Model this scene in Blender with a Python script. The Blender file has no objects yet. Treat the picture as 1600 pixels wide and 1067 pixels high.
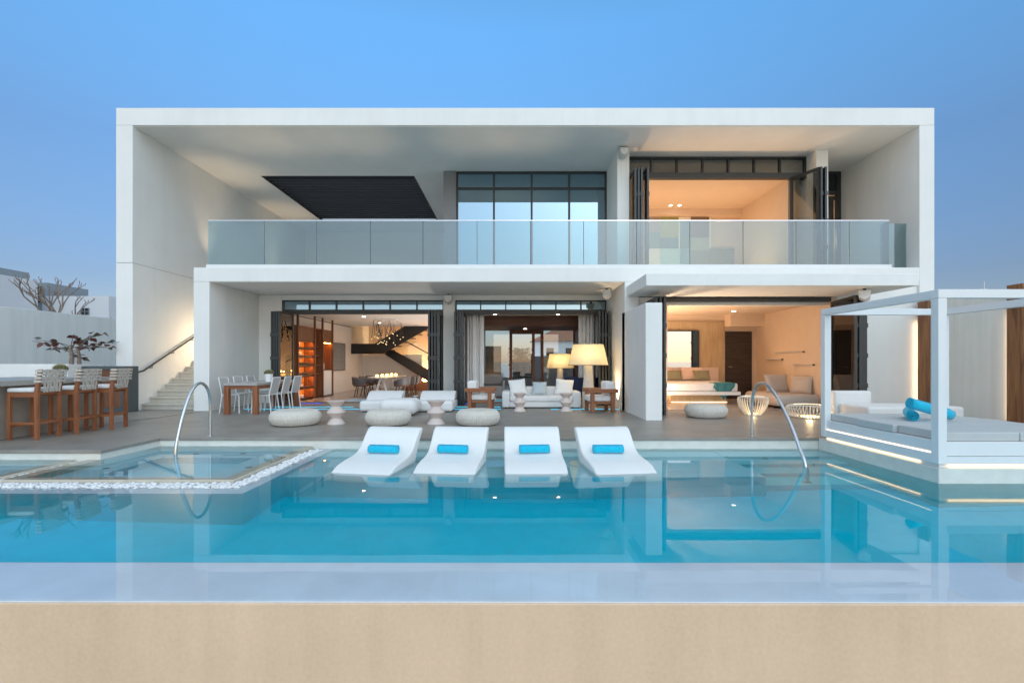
import bpy, bmesh, math, random
from mathutils import Vector, Matrix
R = math.radians
random.seed(7)
scene = bpy.context.scene
col = scene.collection

# ------------------------------------------------------------------ camera, sky, sun, exposure
EYE = 1.22
cam_d = bpy.data.cameras.new('camera')
cam = bpy.data.objects.new('camera', cam_d); col.objects.link(cam)
cam.location = (0, 0, EYE); cam.rotation_euler = (R(90), 0, 0)
cam_d.sensor_width = 36; cam_d.lens = 36 * 760 / 1600
cam_d.shift_x = -3 / 1600; cam_d.shift_y = 31.5 / 1600
cam_d.clip_start = 0.05; cam_d.clip_end = 5000
scene.camera = cam

SUN_EL, SUN_AZ = 25.0, 165.0         # low sun over the sea behind the camera (azimuth from +Y, clockwise)
world = bpy.data.worlds.new('World'); scene.world = world; world.use_nodes = True
wn = world.node_tree; wn.nodes.clear()
wo = wn.nodes.new('ShaderNodeOutputWorld'); wb = wn.nodes.new('ShaderNodeBackground')
sky = wn.nodes.new('ShaderNodeTexSky'); sky.sky_type = 'NISHITA'; sky.sun_disc = False
sky.sun_elevation = R(SUN_EL); sky.sun_rotation = R(SUN_AZ)
sky.altitude = 0; sky.air_density = 1.0; sky.dust_density = 0.8; sky.ozone_density = 4.0
wb.inputs['Strength'].default_value = 0.12
# twilight: the band near the horizon sinks into lavender shade all round, the upper sky keeps its blue
wt = wn.nodes.new('ShaderNodeTexCoord'); wsep = wn.nodes.new('ShaderNodeSeparateXYZ'); wr = wn.nodes.new('ShaderNodeValToRGB')
wn.links.new(wt.outputs['Generated'], wsep.inputs[0]); wn.links.new(wsep.outputs['Z'], wr.inputs['Fac'])
ramp = wr.color_ramp
for i, (p, c) in enumerate(((0, (.285, .225, .22)), (.14, (.285, .265, .28)), (.34, (.39, .445, .47)), (.56, (.565, .86, .89)), (.8, (.78, .92, .80)), (1, (.97, .96, .70)))):
    e = ramp.elements[i] if i < 2 else ramp.elements.new(p)
    e.position = p; e.color = (*c, 1)
wm = wn.nodes.new('ShaderNodeVectorMath'); wm.operation = 'MULTIPLY'; wm2 = wn.nodes.new('ShaderNodeVectorMath'); wm2.operation = 'SCALE'; wm2.inputs['Scale'].default_value = 2
wn.links.new(sky.outputs['Color'], wm.inputs[0]); wn.links.new(wr.outputs['Color'], wm.inputs[1]); wn.links.new(wm.outputs[0], wm2.inputs[0])
wn.links.new(wm2.outputs[0], wb.inputs['Color'])
wn.links.new(wb.outputs['Background'], wo.inputs['Surface'])

sun_d = bpy.data.lights.new('sun', 'SUN'); sun_d.energy = 1.3; sun_d.angle = R(172); sun_d.color = (1, .90, .68)
sun = bpy.data.objects.new('sun', sun_d); col.objects.link(sun)
_az, _el = R(SUN_AZ), R(SUN_EL)
_dir = Vector((math.sin(_az) * math.cos(_el), math.cos(_az) * math.cos(_el), math.sin(_el)))
sun.rotation_euler = _dir.to_track_quat('Z', 'Y').to_euler()

vs = scene.view_settings
vs.view_transform = 'Standard'; vs.look = 'None'; vs.gamma = 1; vs.use_curve_mapping = False
vs.exposure = 0.56
cy = scene.cycles
cy.use_denoising = True; cy.max_bounces = 9; cy.diffuse_bounces = 4; cy.glossy_bounces = 4
cy.transmission_bounces = 6; cy.transparent_max_bounces = 16
cy.sample_clamp_indirect = 3.0; cy.caustics_reflective = True; cy.caustics_refractive = True
cy.blur_glossy = 0.1

# ------------------------------------------------------------------ materials
MATS = {}
def mat(name, color, rough=.6, metal=0, var=0, vscale=3, bump=0, bscale=60, spec=.5, emit=None, estr=0, stretch=None,
        var2=0, v2scale=.6, coat=0, sheen=0):
    m = bpy.data.materials.new(name); m.use_nodes = True
    nt = m.node_tree; b = nt.nodes['Principled BSDF']
    b.inputs['Base Color'].default_value = (*color, 1); b.inputs['Roughness'].default_value = rough
    b.inputs['Metallic'].default_value = metal; b.inputs['Specular IOR Level'].default_value = spec
    if coat: b.inputs['Coat Weight'].default_value = coat
    if sheen: b.inputs['Sheen Weight'].default_value = sheen
    tc = None
    def coords(scale=None):
        nonlocal tc
        if tc is None: tc = nt.nodes.new('ShaderNodeTexCoord')
        if scale is None: return tc.outputs['Object']
        mp = nt.nodes.new('ShaderNodeMapping'); mp.inputs['Scale'].default_value = scale
        nt.links.new(tc.outputs['Object'], mp.inputs['Vector']); return mp.outputs['Vector']
    last = None
    def layer(prev, amount, scale, detail, st):
        n = nt.nodes.new('ShaderNodeTexNoise'); n.inputs['Scale'].default_value = scale
        n.inputs['Detail'].default_value = detail; n.inputs['Roughness'].default_value = .6
        nt.links.new(coords(st), n.inputs['Vector'])
        mr = nt.nodes.new('ShaderNodeMapRange'); mr.inputs['From Min'].default_value = .3; mr.inputs['From Max'].default_value = .7
        mr.inputs['To Min'].default_value = 1 - amount; mr.inputs['To Max'].default_value = 1 + amount * .6
        nt.links.new(n.outputs['Fac'], mr.inputs['Value'])
        mx = nt.nodes.new('ShaderNodeMix'); mx.data_type = 'RGBA'; mx.blend_type = 'MULTIPLY'; mx.inputs['Factor'].default_value = 1
        if prev is None: mx.inputs['A'].default_value = (*color, 1)
        else: nt.links.new(prev, mx.inputs['A'])
        nt.links.new(mr.outputs['Result'], mx.inputs['B'])
        return mx.outputs['Result']
    if var: last = layer(last, var, vscale, 6, stretch)
    if var2: last = layer(last, var2, v2scale, 3, None)
    if last is not None: nt.links.new(last, b.inputs['Base Color'])
    if bump:
        n = nt.nodes.new('ShaderNodeTexNoise'); n.inputs['Scale'].default_value = bscale; n.inputs['Detail'].default_value = 4
        nt.links.new(coords(stretch), n.inputs['Vector'])
        bp = nt.nodes.new('ShaderNodeBump'); bp.inputs['Strength'].default_value = bump; bp.inputs['Distance'].default_value = .01
        nt.links.new(n.outputs['Fac'], bp.inputs['Height']); nt.links.new(bp.outputs['Normal'], b.inputs['Normal'])
    if emit:
        b.inputs['Emission Color'].default_value = (*emit, 1); b.inputs['Emission Strength'].default_value = estr
    MATS[name] = m
    return m

def emission(name, color, strength):
    m = bpy.data.materials.new(name); m.use_nodes = True; nt = m.node_tree; nt.nodes.clear()
    o = nt.nodes.new('ShaderNodeOutputMaterial'); e = nt.nodes.new('ShaderNodeEmission')
    e.inputs['Color'].default_value = (*color, 1); e.inputs['Strength'].default_value = strength
    nt.links.new(e.outputs[0], o.inputs['Surface']); return m

def thin_glass(name, tint=(.9, .95, .95), base=.04, rough=0.0, scale=1.0, refl=(.95, .97, 1)):
    """thin pane: Fresnel mirror over a clear tinted sheet"""
    m = bpy.data.materials.new(name); m.use_nodes = True; nt = m.node_tree; nt.nodes.clear()
    o = nt.nodes.new('ShaderNodeOutputMaterial'); mx = nt.nodes.new('ShaderNodeMixShader')
    t = nt.nodes.new('ShaderNodeBsdfTransparent'); g = nt.nodes.new('ShaderNodeBsdfGlossy')
    t.inputs['Color'].default_value = (*tint, 1); g.inputs['Roughness'].default_value = rough
    g.inputs['Color'].default_value = (*refl, 1)
    f = nt.nodes.new('ShaderNodeFresnel'); f.inputs['IOR'].default_value = 1.5
    mr = nt.nodes.new('ShaderNodeMapRange'); mr.inputs['From Min'].default_value = .04; mr.inputs['From Max'].default_value = 1
    mr.inputs['To Min'].default_value = base; mr.inputs['To Max'].default_value = scale
    nt.links.new(f.outputs[0], mr.inputs['Value']); nt.links.new(mr.outputs['Result'], mx.inputs['Fac'])
    nt.links.new(t.outputs[0], mx.inputs[1]); nt.links.new(g.outputs[0], mx.inputs[2]); nt.links.new(mx.outputs[0], o.inputs['Surface'])
    return m

def wood(name, c1, c2, scale=6, axis=2, rough=.5):
    m = bpy.data.materials.new(name); m.use_nodes = True; nt = m.node_tree; b = nt.nodes['Principled BSDF']
    tc = nt.nodes.new('ShaderNodeTexCoord'); mp = nt.nodes.new('ShaderNodeMapping')
    s = [scale * 4, scale * 4, scale * 4]; s[axis] = scale * .3; mp.inputs['Scale'].default_value = s
    n = nt.nodes.new('ShaderNodeTexNoise'); n.inputs['Scale'].default_value = 1.2; n.inputs['Detail'].default_value = 8
    n.inputs['Distortion'].default_value = .6
    r = nt.nodes.new('ShaderNodeValToRGB'); r.color_ramp.elements[0].position = .33; r.color_ramp.elements[1].position = .68
    r.color_ramp.elements[0].color = (*c1, 1); r.color_ramp.elements[1].color = (*c2, 1)
    bp = nt.nodes.new('ShaderNodeBump'); bp.inputs['Strength'].default_value = .15; bp.inputs['Distance'].default_value = .004
    nt.links.new(tc.outputs['Object'], mp.inputs['Vector']); nt.links.new(mp.outputs[0], n.inputs['Vector'])
    nt.links.new(n.outputs['Fac'], r.inputs['Fac']); nt.links.new(r.outputs['Color'], b.inputs['Base Color'])
    nt.links.new(n.outputs['Fac'], bp.inputs['Height']); nt.links.new(bp.outputs['Normal'], b.inputs['Normal'])
    b.inputs['Roughness'].default_value = rough
    return m

def render_paint(name, color, streak=.03, grain=0):
    """painted render: faint cloudy tone, narrow rain streaks, fine grain"""
    m = mat(name, color, rough=.75 if not grain else .5, var=.03 + grain, vscale=1.3 if not grain else 38, var2=.035 + grain, v2scale=.35 if not grain else 1.2, bump=.12 + grain, bscale=90)
    nt = m.node_tree; b = nt.nodes['Principled BSDF']
    src = b.inputs['Base Color'].links[0].from_socket
    tc = nt.nodes.new('ShaderNodeTexCoord'); mp = nt.nodes.new('ShaderNodeMapping'); mp.inputs['Scale'].default_value = (3.2, 3.2, .22)
    n = nt.nodes.new('ShaderNodeTexNoise'); n.inputs['Scale'].default_value = 1.6; n.inputs['Detail'].default_value = 5
    mr = nt.nodes.new('ShaderNodeMapRange'); mr.inputs['From Min'].default_value = .42; mr.inputs['From Max'].default_value = .75
    mr.inputs['To Min'].default_value = 1; mr.inputs['To Max'].default_value = 1 - streak
    mx = nt.nodes.new('ShaderNodeMix'); mx.data_type = 'RGBA'; mx.blend_type = 'MULTIPLY'; mx.inputs['Factor'].default_value = 1
    nt.links.new(tc.outputs['Object'], mp.inputs['Vector']); nt.links.new(mp.outputs[0], n.inputs['Vector'])
    nt.links.new(n.outputs['Fac'], mr.inputs['Value']); nt.links.new(src, mx.inputs['A']); nt.links.new(mr.outputs['Result'], mx.inputs['B'])
    nt.links.new(mx.outputs['Result'], b.inputs['Base Color'])
    return m

def water_mat(name, absorb, density, ripple=.05):
    m = bpy.data.materials.new(name); m.use_nodes = True; nt = m.node_tree; nt.nodes.clear()
    o = nt.nodes.new('ShaderNodeOutputMaterial'); mx = nt.nodes.new('ShaderNodeMixShader')
    rf = nt.nodes.new('ShaderNodeBsdfRefraction'); rf.inputs['IOR'].default_value = 1.333; rf.inputs['Roughness'].default_value = 0
    gl = nt.nodes.new('ShaderNodeBsdfGlossy'); gl.inputs['Roughness'].default_value = 0.0
    f = nt.nodes.new('ShaderNodeFresnel'); f.inputs['IOR'].default_value = 1.40
    tc = nt.nodes.new('ShaderNodeTexCoord')
    n = nt.nodes.new('ShaderNodeTexNoise'); n.inputs['Scale'].default_value = 1.1; n.inputs['Detail'].default_value = 2
    bp = nt.nodes.new('ShaderNodeBump'); bp.inputs['Strength'].default_value = ripple; bp.inputs['Distance'].default_value = .02
    nt.links.new(tc.outputs['Object'], n.inputs['Vector']); nt.links.new(n.outputs['Fac'], bp.inputs['Height'])
    for s in (rf, gl, f): nt.links.new(bp.outputs['Normal'], s.inputs['Normal'])
    nt.links.new(f.outputs[0], mx.inputs['Fac']); nt.links.new(rf.outputs[0], mx.inputs[1]); nt.links.new(gl.outputs[0], mx.inputs[2])
    nt.links.new(mx.outputs[0], o.inputs['Surface'])
    va = nt.nodes.new('ShaderNodeVolumeAbsorption'); va.inputs['Color'].default_value = (*absorb, 1); va.inputs['Density'].default_value = density
    nt.links.new(va.outputs[0], o.inputs['Volume'])
    return m

M = dict(
    white=render_paint('white_render', (.84, .84, .81)),
    white_in=mat('interior_white', (.78, .76, .73), rough=.7, var=.03, vscale=1.2),
    soffit=mat('soffit_paint', (.84, .83, .79), rough=.75, var=.05, vscale=.8, bump=.06, bscale=80),
    wall_grey=render_paint('boundary_render', (.82, .82, .78), .10),
    deck=mat('concrete_deck', (.28, .256, .226), rough=.42, var=.20, vscale=2.2, var2=.16, v2scale=.45, bump=.12, bscale=40),
    coping=mat('coping_concrete', (.30, .26, .21), rough=.6, var=.2, vscale=6, bump=.15, bscale=50),
    plaster=mat('pool_plaster', (.72, .72, .66), rough=.6, var=.08, vscale=5, bump=.1),
    pooltile=mat('pool_mosaic', (.03, .80, .98), rough=.5, var=.06, vscale=4),
    poolledge=mat('pool_ledge_stone', (.80, .84, .90), rough=.5, var=.06, vscale=3),
    frontwall=render_paint('beige_limestone_wall', (.74, .545, .38), .07, grain=.03),
    rim=mat('beige_rim_stone', (.60, .55, .45), rough=.5, var=.1, vscale=8),
    pebble=mat('white_pebble', (.82, .82, .82), rough=.6, var=.1, vscale=20),
    dark=mat('dark_aluminium', (.045, .05, .052), rough=.4, metal=.3, var=.05),
    black=mat('black_slat', (.022, .022, .024), rough=.5),
    blacksteel=mat('black_steel', (.015, .014, .014), rough=.35, var=.2, vscale=4),
    greypanel=mat('grey_cladding', (.22, .23, .24), rough=.45, metal=.2, var=.05),
    steel=mat('polished_steel', (.62, .63, .64), rough=.16, metal=1, var=.06, vscale=12),
    teak=wood('teak', (.22, .075, .03), (.36, .135, .055), 5, 2),
    teakx=wood('teak_x', (.22, .075, .03), (.36, .135, .055), 5, 0),
    teaky=wood('teak_y', (.22, .075, .03), (.36, .135, .055), 5, 1),
    darkwood=wood('dark_wood', (.07, .025, .014), (.14, .055, .03), 4, 0),
    darkwoodz=wood('dark_wood_z', (.12, .045, .022), (.20, .08, .04), 4, 2),
    postwood=wood('old_timber', (.15, .06, .025), (.38, .17, .065), 3, 2, .6),
    doorwood=wood('ebony_door', (.020, .014, .012), (.045, .032, .027), 6, 0),
    tanpanel=wood('oak_panel', (.42, .30, .17), (.52, .39, .24), 4, 2, .5),
    strap=mat('taupe_webbing', (.56, .52, .46), rough=.85, var=.1, vscale=30, bump=.2, bscale=200),
    cushion=mat('white_cushion', (.78, .77, .75), rough=.9, var=.04, vscale=5, bump=.12, bscale=300, sheen=.2),
    greycush=mat('light_grey_cushion', (.54, .55, .54), rough=.9, var=.05, vscale=4, bump=.12, bscale=300),
    bluecush=mat('pale_blue_cushion', (.45, .52, .55), rough=.9, var=.05, bump=.12, bscale=300),
    greencush=mat('sage_cushion', (.23, .22, .15), rough=.9, var=.1, bump=.12, bscale=300),
    peach=mat('peach_linen', (.68, .52, .44), rough=.9, var=.05, bump=.1, bscale=200),
    beige=mat('beige_fabric', (.55, .48, .42), rough=.9, var=.06, bump=.12, bscale=250),
    navy=mat('navy_fabric', (.03, .05, .13), rough=.85, var=.1),
    greyfab=mat('grey_fabric', (.33, .33, .34), rough=.9, var=.08),
    teal=mat('teal_throw', (.05, .20, .22), rough=.9, var=.15, vscale=8, bump=.25, bscale=150),
    towel=mat('turquoise_towel', (.0, .50, .74), rough=.95, var=.12, vscale=25, bump=.5, bscale=180, sheen=.3),
    plasticw=mat('white_plastic', (.80, .80, .79), rough=.4, var=.02),
    lounger=mat('lounger_shell', (.82, .82, .80), rough=.45, var=.03, vscale=3, bump=.03, bscale=200),
    rope=mat('cream_rope', (.66, .62, .55), rough=.9, var=.10, vscale=20, bump=.3, bscale=150),
    bobbin=mat('pinkish_ceramic', (.66, .56, .51), rough=.5, var=.05),
    white_metal=mat('white_metal', (.80, .81, .81), rough=.4, var=.02),
    concrete_bar=mat('bar_concrete', (.34, .29, .24), rough=.6, var=.16, vscale=2.5, bump=.1),
    concrete_top=mat('bar_top_concrete', (.38, .36, .33), rough=.5, var=.15, vscale=3, bump=.1),
    slate=mat('slate_frame', (.07, .09, .095), rough=.5, var=.1),
    leather=mat('brown_leather', (.16, .065, .04), rough=.45, var=.15, vscale=10),
    charcoal=mat('charcoal_shell', (.09, .085, .085), rough=.5, var=.1),
    tablegrey=mat('pale_grey_top', (.42, .40, .38), rough=.4, var=.05),
    step=mat('cream_stone_step', (.62, .57, .49), rough=.6, var=.08, vscale=5, bump=.08),
    bark=mat('grey_bark', (.16, .135, .12), rough=.9, var=.25, vscale=12, bump=.4),
    bark2=mat('pale_bark', (.26, .20, .16), rough=.9, var=.25, vscale=12, bump=.4),
    leafred=mat('dark_red_leaf', (.14, .045, .03), rough=.45, var=.4, vscale=3),
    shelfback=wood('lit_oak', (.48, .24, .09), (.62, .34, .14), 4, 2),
    leafgreen=mat('olive_leaf', (.10, .085, .035), rough=.45, var=.4, vscale=3),
    shrub=mat('grey_green_leaf', (.07, .09, .035), rough=.6, var=.4, vscale=5),
    cactus=mat('cactus_green', (.10, .10, .035), rough=.8, var=.25, vscale=20),
    spine=mat('cactus_spine', (.42, .36, .18), rough=.7),
    curtain=mat('white_curtain', (.86, .85, .84), rough=.9, var=.03),
    curtain_pink=mat('ivory_curtain', (.70, .62, .56), rough=.9, var=.03),
    floor_in=mat('warm_stone_floor', (.36, .31, .28), rough=.3, var=.10, vscale=1.5),
    artgrey=mat('grey_canvas', (.24, .25, .25), rough=.8, var=.25, vscale=7, bump=.3),
    orangewall=mat('warm_wall_paint', (.70, .56, .43), rough=.7, var=.03),
    chrome=mat('chrome_tube', (.72, .73, .75), rough=.35, metal=.4),
    mirror=mat('mirror_silver', (.50, .52, .54), rough=.02, metal=1),
    sand=mat('sand', (.55, .45, .32), rough=.9, var=.1, vscale=.4, bump=.3, bscale=12),
    earth=mat('pale_paving', (.42, .39, .35), rough=.8, var=.1, vscale=.5),
    stonewall=mat('rough_stone', (.20, .165, .13), rough=.9, var=.45, vscale=5, bump=.6, bscale=14),
    rooftile=mat('terracotta_tile', (.36, .16, .09), rough=.8, var=.25, vscale=6),
    bldblue=mat('far_render', (.62, .63, .65), rough=.8, var=.04, vscale=.4),
    bldgrey=mat('far_parapet', (.26, .29, .31), rough=.8, var=.05),
    darkglass=mat('dark_window', (.02, .025, .03), rough=.08),
    speaker=mat('speaker_shell', (.66, .65, .62), rough=.5),
    gate=mat('gate_steel', (.035, .04, .042), rough=.5),
    glass=thin_glass('rail_glass', (.62, .76, .78), .11),
    glass_clear=thin_glass('clear_glass', (.88, .92, .92), .07),
    glass_refl=thin_glass('coated_glass', (.20, .28, .33), .46, refl=(.62, .86, 1)),
    shade=None,
    led_cyan=emission('led_cyan', (.06, .60, .95), .95),
    led_blue=emission('led_blue', (.03, .12, 1.0), 1.0),
    led_warm=emission('led_warm', (1, .72, .42), 2.2),
    led_white=emission('led_white', (1, .86, .66), 1.5),
    led_orange=emission('led_orange', (1, .40, .07), 34.0),
    bulb=emission('bulb', (1, .70, .34), 2.6),
    candle=emission('candle_glass', (1, .55, .15), 5.0),
    downlight=emission('downlight', (1, .88, .75), 8.0),
    water=water_mat('pool_water', (.03, .96, .98), .9, .045),
    spawater=water_mat('spa_water', (.35, .93, .985), .8, .03),
    sea=mat('sea_surface', (.02, .08, .11), rough=.15, bump=.3, bscale=.5),
)
def shade_mat():
    m = bpy.data.materials.new('woven_lamp_shade'); m.use_nodes = True; nt = m.node_tree; nt.nodes.clear()
    o = nt.nodes.new('ShaderNodeOutputMaterial'); a = nt.nodes.new('ShaderNodeAddShader')
    d = nt.nodes.new('ShaderNodeBsdfDiffuse'); t = nt.nodes.new('ShaderNodeBsdfTranslucent')
    d.inputs['Color'].default_value = (.42, .38, .28, 1); t.inputs['Color'].default_value = (.40, .36, .25, 1)
    nt.links.new(d.outputs[0], a.inputs[0]); nt.links.new(t.outputs[0], a.inputs[1]); nt.links.new(a.outputs[0], o.inputs['Surface'])
    return m
M['shade'] = shade_mat()

# ------------------------------------------------------------------ mesh helpers
class MB:
    def __init__(s): s.v = []; s.f = []
    def add(s, verts, faces):
        k = len(s.v); s.v += [tuple(p) for p in verts]; s.f += [[i + k for i in f] for f in faces]; return s
    def box(s, x0, x1, y0, y1, z0, z1):
        return s.add([(x0,y0,z0),(x1,y0,z0),(x1,y1,z0),(x0,y1,z0),(x0,y0,z1),(x1,y0,z1),(x1,y1,z1),(x0,y1,z1)],
                     [(0,3,2,1),(4,5,6,7),(0,1,5,4),(1,2,6,5),(2,3,7,6),(3,0,4,7)])
    def prism(s, poly, a0, a1, axis='z'):
        """polygon extruded: axis z -> poly (x,y); axis y -> poly (x,z); axis x -> poly (y,z)"""
        n = len(poly)
        def P(p, a): return {'z': (p[0], p[1], a), 'y': (p[0], a, p[1]), 'x': (a, p[0], p[1])}[axis]
        vs_ = [P(p, a0) for p in poly] + [P(p, a1) for p in poly]
        fs = [tuple(range(n)), tuple(range(2 * n - 1, n - 1, -1))] + [(i, i + n, (i + 1) % n + n, (i + 1) % n) for i in range(n)]
        return s.add(vs_, fs)
    def tube(s, path, r, n=10, closed=False, r_end=None):
        pts = [Vector(p) for p in path]; L = len(pts); rings = []
        up = Vector((0, 0, 1)); prevx = None
        for i, p in enumerate(pts):
            a = pts[i - 1] if i or closed else p; b = pts[(i + 1) % L] if i < L - 1 or closed else p
            t = (b - a).normalized()
            x = prevx - t * prevx.dot(t) if prevx is not None else t.cross(up if abs(t.z) < .9 else Vector((1, 0, 0)))
            x.normalize(); prevx = x; y = t.cross(x)
            rr = (r[i] if isinstance(r, (list, tuple)) else (r if r_end is None else r + (r_end - r) * i / max(1, L - 1)))
            rings.append([p + (x * math.cos(q) + y * math.sin(q)) * rr for q in (2 * math.pi * k / n for k in range(n))])
        vs_ = [v for rg in rings for v in rg]; fs = []
        for i in range(L - (0 if closed else 1)):
            for k in range(n):
                a, b = i * n + k, i * n + (k + 1) % n; c, d = ((i + 1) % L) * n + (k + 1) % n, ((i + 1) % L) * n + k
                fs.append((a, b, c, d))
        if not closed: fs += [tuple(range(n - 1, -1, -1)), tuple(range((L - 1) * n, L * n))]
        return s.add(vs_, fs)
    def lathe(s, prof, n=32, c=(0, 0, 0), mod=None):
        vs_ = []; fs = []
        for (r, z) in prof:
            for k in range(n):
                a = 2 * math.pi * k / n; rr = r * (mod(a, r, z) if mod else 1)
                vs_.append((c[0] + rr * math.cos(a), c[1] + rr * math.sin(a), c[2] + z))
        for i in range(len(prof) - 1):
            for k in range(n):
                fs.append((i * n + k, i * n + (k + 1) % n, (i + 1) * n + (k + 1) % n, (i + 1) * n + k))
        if prof[0][0] > 1e-6: fs.append(tuple(range(n - 1, -1, -1)))
        if prof[-1][0] > 1e-6: fs.append(tuple(range((len(prof) - 1) * n, len(prof) * n)))
        return s.add(vs_, fs)
    def xform(s, m): s.v = [tuple(m @ Vector(p)) for p in s.v]; return s
    def mesh(s, name):
        me = bpy.data.meshes.new(name); me.from_pydata(s.v, [], s.f); me.validate(); me.update()
        bm = bmesh.new(); bm.from_mesh(me); bmesh.ops.recalc_face_normals(bm, faces=bm.faces); bm.to_mesh(me); bm.free()
        return me

def obj(name, mb, m, parent=None, smooth=False, bevel=0, seg=2, world=False, kind=None, sub=0, ang=40):
    me = mb.mesh(name) if isinstance(mb, MB) else mb
    if m is not None and not me.materials: me.materials.append(M[m] if isinstance(m, str) else m)
    o = bpy.data.objects.new(name, me); col.objects.link(o)
    if parent is not None:
        o.parent = parent
        if world:
            p = parent
            off = Vector((0, 0, 0))
            while p is not None: off += p.location; p = p.parent
            o.location = -off
    if bevel:
        b = o.modifiers.new('bevel', 'BEVEL'); b.width = bevel; b.segments = seg; b.limit_method = 'ANGLE'; b.angle_limit = R(30)
    if sub:
        b = o.modifiers.new('subd', 'SUBSURF'); b.levels = sub; b.render_levels = sub
    if smooth or bevel:
        for p in me.polygons: p.use_smooth = True
        me.set_sharp_from_angle(angle=R(ang))
    if kind: o['kind'] = kind
    return o

def tag(o, label, cat, group=None):
    o['label'] = label; o['category'] = cat
    if group: o['group'] = group
    return o
def thing(name, label, cat, loc=(0, 0, 0), rz=0, group=None):
    o = bpy.data.objects.new(name, None); col.objects.link(o); o.empty_display_size = .1
    o.location = loc; o.rotation_euler = (0, 0, rz)
    return tag(o, label, cat, group)
def copy_tree(o, parent=None):
    c = o.copy(); col.objects.link(c); c.parent = parent
    for ch in list(o.children): copy_tree(ch, c)
    return c
def again(o, label, loc, rz=None):
    c = copy_tree(o); c.location = loc; c['label'] = label
    if rz is not None: c.rotation_euler = (0, 0, rz)
    return c
def lamp(name, kind, loc, power, color, parent=None, size=.1, rot=None, spot=None, blend=.6):
    d = bpy.data.lights.new(name, kind); d.energy = power; d.color = color
    if kind == 'AREA': d.shape = 'DISK'; d.size = size
    else: d.shadow_soft_size = size
    if kind == 'SPOT': d.spot_size = R(spot); d.spot_blend = blend
    o = bpy.data.objects.new(name, d); col.objects.link(o)
    o.location = loc
    if rot: o.rotation_euler = rot
    if parent is not None:
        o.parent = parent; o.location = Vector(loc) - parent.location
    return o
def bx(*a): return MB().box(*a)
WARM = (1, .60, .30); WARM2 = (1, .74, .48)

# ------------------------------------------------------------------ ground, sea
obj('ground', bx(-1500, 1500, -40, 1500, -2.2, -1.75), 'sand', kind='structure')
obj('sea', bx(-1500, 1500, -3000, -40.01, -3, -1.95), 'sea', kind='structure')
obj('street_ground', bx(-90, 90, 26.5, 160, -1.7, -.06), 'earth', kind='structure')

# ------------------------------------------------------------------ terrace and pool
DY0, DY1, WZ = 6.70, 7.79, -.18
deck_poly = [(-30, DY0), (-5.69, DY0), (-5.67, DY1), (26, DY1), (26, 26.4), (-30, 26.4)]
obj('terrace_deck', MB().prism(deck_poly, -.045, 0), 'deck', kind='structure', bevel=.006)
mass = [(-30, DY0 + .02), (-5.71, DY0 + .02), (-5.69, DY1 + .02), (26, DY1 + .02), (26, 26.3), (-30, 26.3)]
obj('terrace_retaining_wall', MB().prism(mass, -1.7, -.047), 'plaster', kind='structure')
dk = obj('deck_drain_slot', MB().prism([(-7.945, 9.0), (-7.925, 9.0), (-7.60, 12.02), (-7.62, 12.02)], .001, .004), 'black', kind='structure')

obj('pool_floor', bx(-12.3, 11.1, 2.9, 8.1, -1.6, -1.32), 'pooltile', kind='structure')
obj('pool_front_wall', MB().prism([(-12.3, 2.87), (11.1, 2.815), (11.1, 3.40), (-12.3, 3.42)], -1.74, WZ - .012), 'frontwall', kind='structure', bevel=.008)
obj('pool_front_ledge', MB().prism([(-12.2, 2.885), (11.0, 2.83), (11.0, 3.39), (-12.2, 3.41)], WZ - .03, WZ - .009), 'poolledge', kind='structure')
obj('pool_side_wall', bx(-12.4, -12.0, 3.0, 6.9, -1.7, -.1), 'plaster', kind='structure')
obj('pool_side_wall', bx(10.7, 11.1, 3.0, 7.9, -1.7, -.1), 'plaster', kind='structure')
obj('sun_shelf', bx(-2.95, 3.19, 6.15, 7.9, -1.4, -.42), 'poolledge', kind='structure', bevel=.01)
for i, (y, z) in enumerate(((7.42, -.40), (7.08, -.62), (6.74, -.84), (6.35, -1.06))):
    obj('pool_step', bx(3.194, 4.90, y, 7.9 - i * .001, -1.45 - .01 * i, z), 'poolledge', kind='structure', bevel=.01)
# spa platform, rims, basins
obj('spa_platform', MB().prism([(-12.1, 5.20), (-2.90, 5.20), (-2.90, 7.9), (-3.30, 7.9), (-3.30, 5.66), (-12.1, 5.66)], -1.5, -.215), 'poolledge', kind='structure', bevel=.008)
obj('spa_floor', bx(-12.1, -3.28, 5.64, 7.9, -1.5, -.95), 'poolledge', kind='structure')
for (x0, x1, y0, y1) in ((-5.72, -3.36, 7.22, 7.85), (-5.72, -5.22, 5.70, 7.218), (-3.86, -3.36, 5.70, 7.218), (-5.22, -3.86, 5.70, 6.12)):
    obj('spa_bench', bx(x0, x1, y0, y1, -1.2, -.52), 'poolledge', kind='structure')
obj('spa_rim', bx(-5.90, -3.22, 5.585, 5.70, -1.3, -.138), 'rim', kind='structure', bevel=.006)
obj('spa_rim', bx(-3.36, -3.22, 5.703, 7.86, -1.3, -.139), 'rim', kind='structure', bevel=.006)
obj('spa_rim', bx(-5.90, -5.72, 5.703, 6.78, -1.3, -.139), 'rim', kind='structure', bevel=.006)
obj('plunge_basin_rim', bx(-12.1, -6.04, 5.585, 5.70, -1.3, -.138), 'rim', kind='structure', bevel=.006)
obj('plunge_basin_rim', bx(-6.16, -6.04, 5.703, 6.78, -1.3, -.139), 'rim', kind='structure', bevel=.006)
obj('plunge_basin_floor', bx(-12.1, -6.17, 5.71, 6.8, -1.2, -.5), 'poolledge', kind='structure')
obj('pebble_channel_floor', bx(-6.038, -5.902, 5.55, 6.78, -1.2, -.20), 'poolledge', kind='structure')
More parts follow.
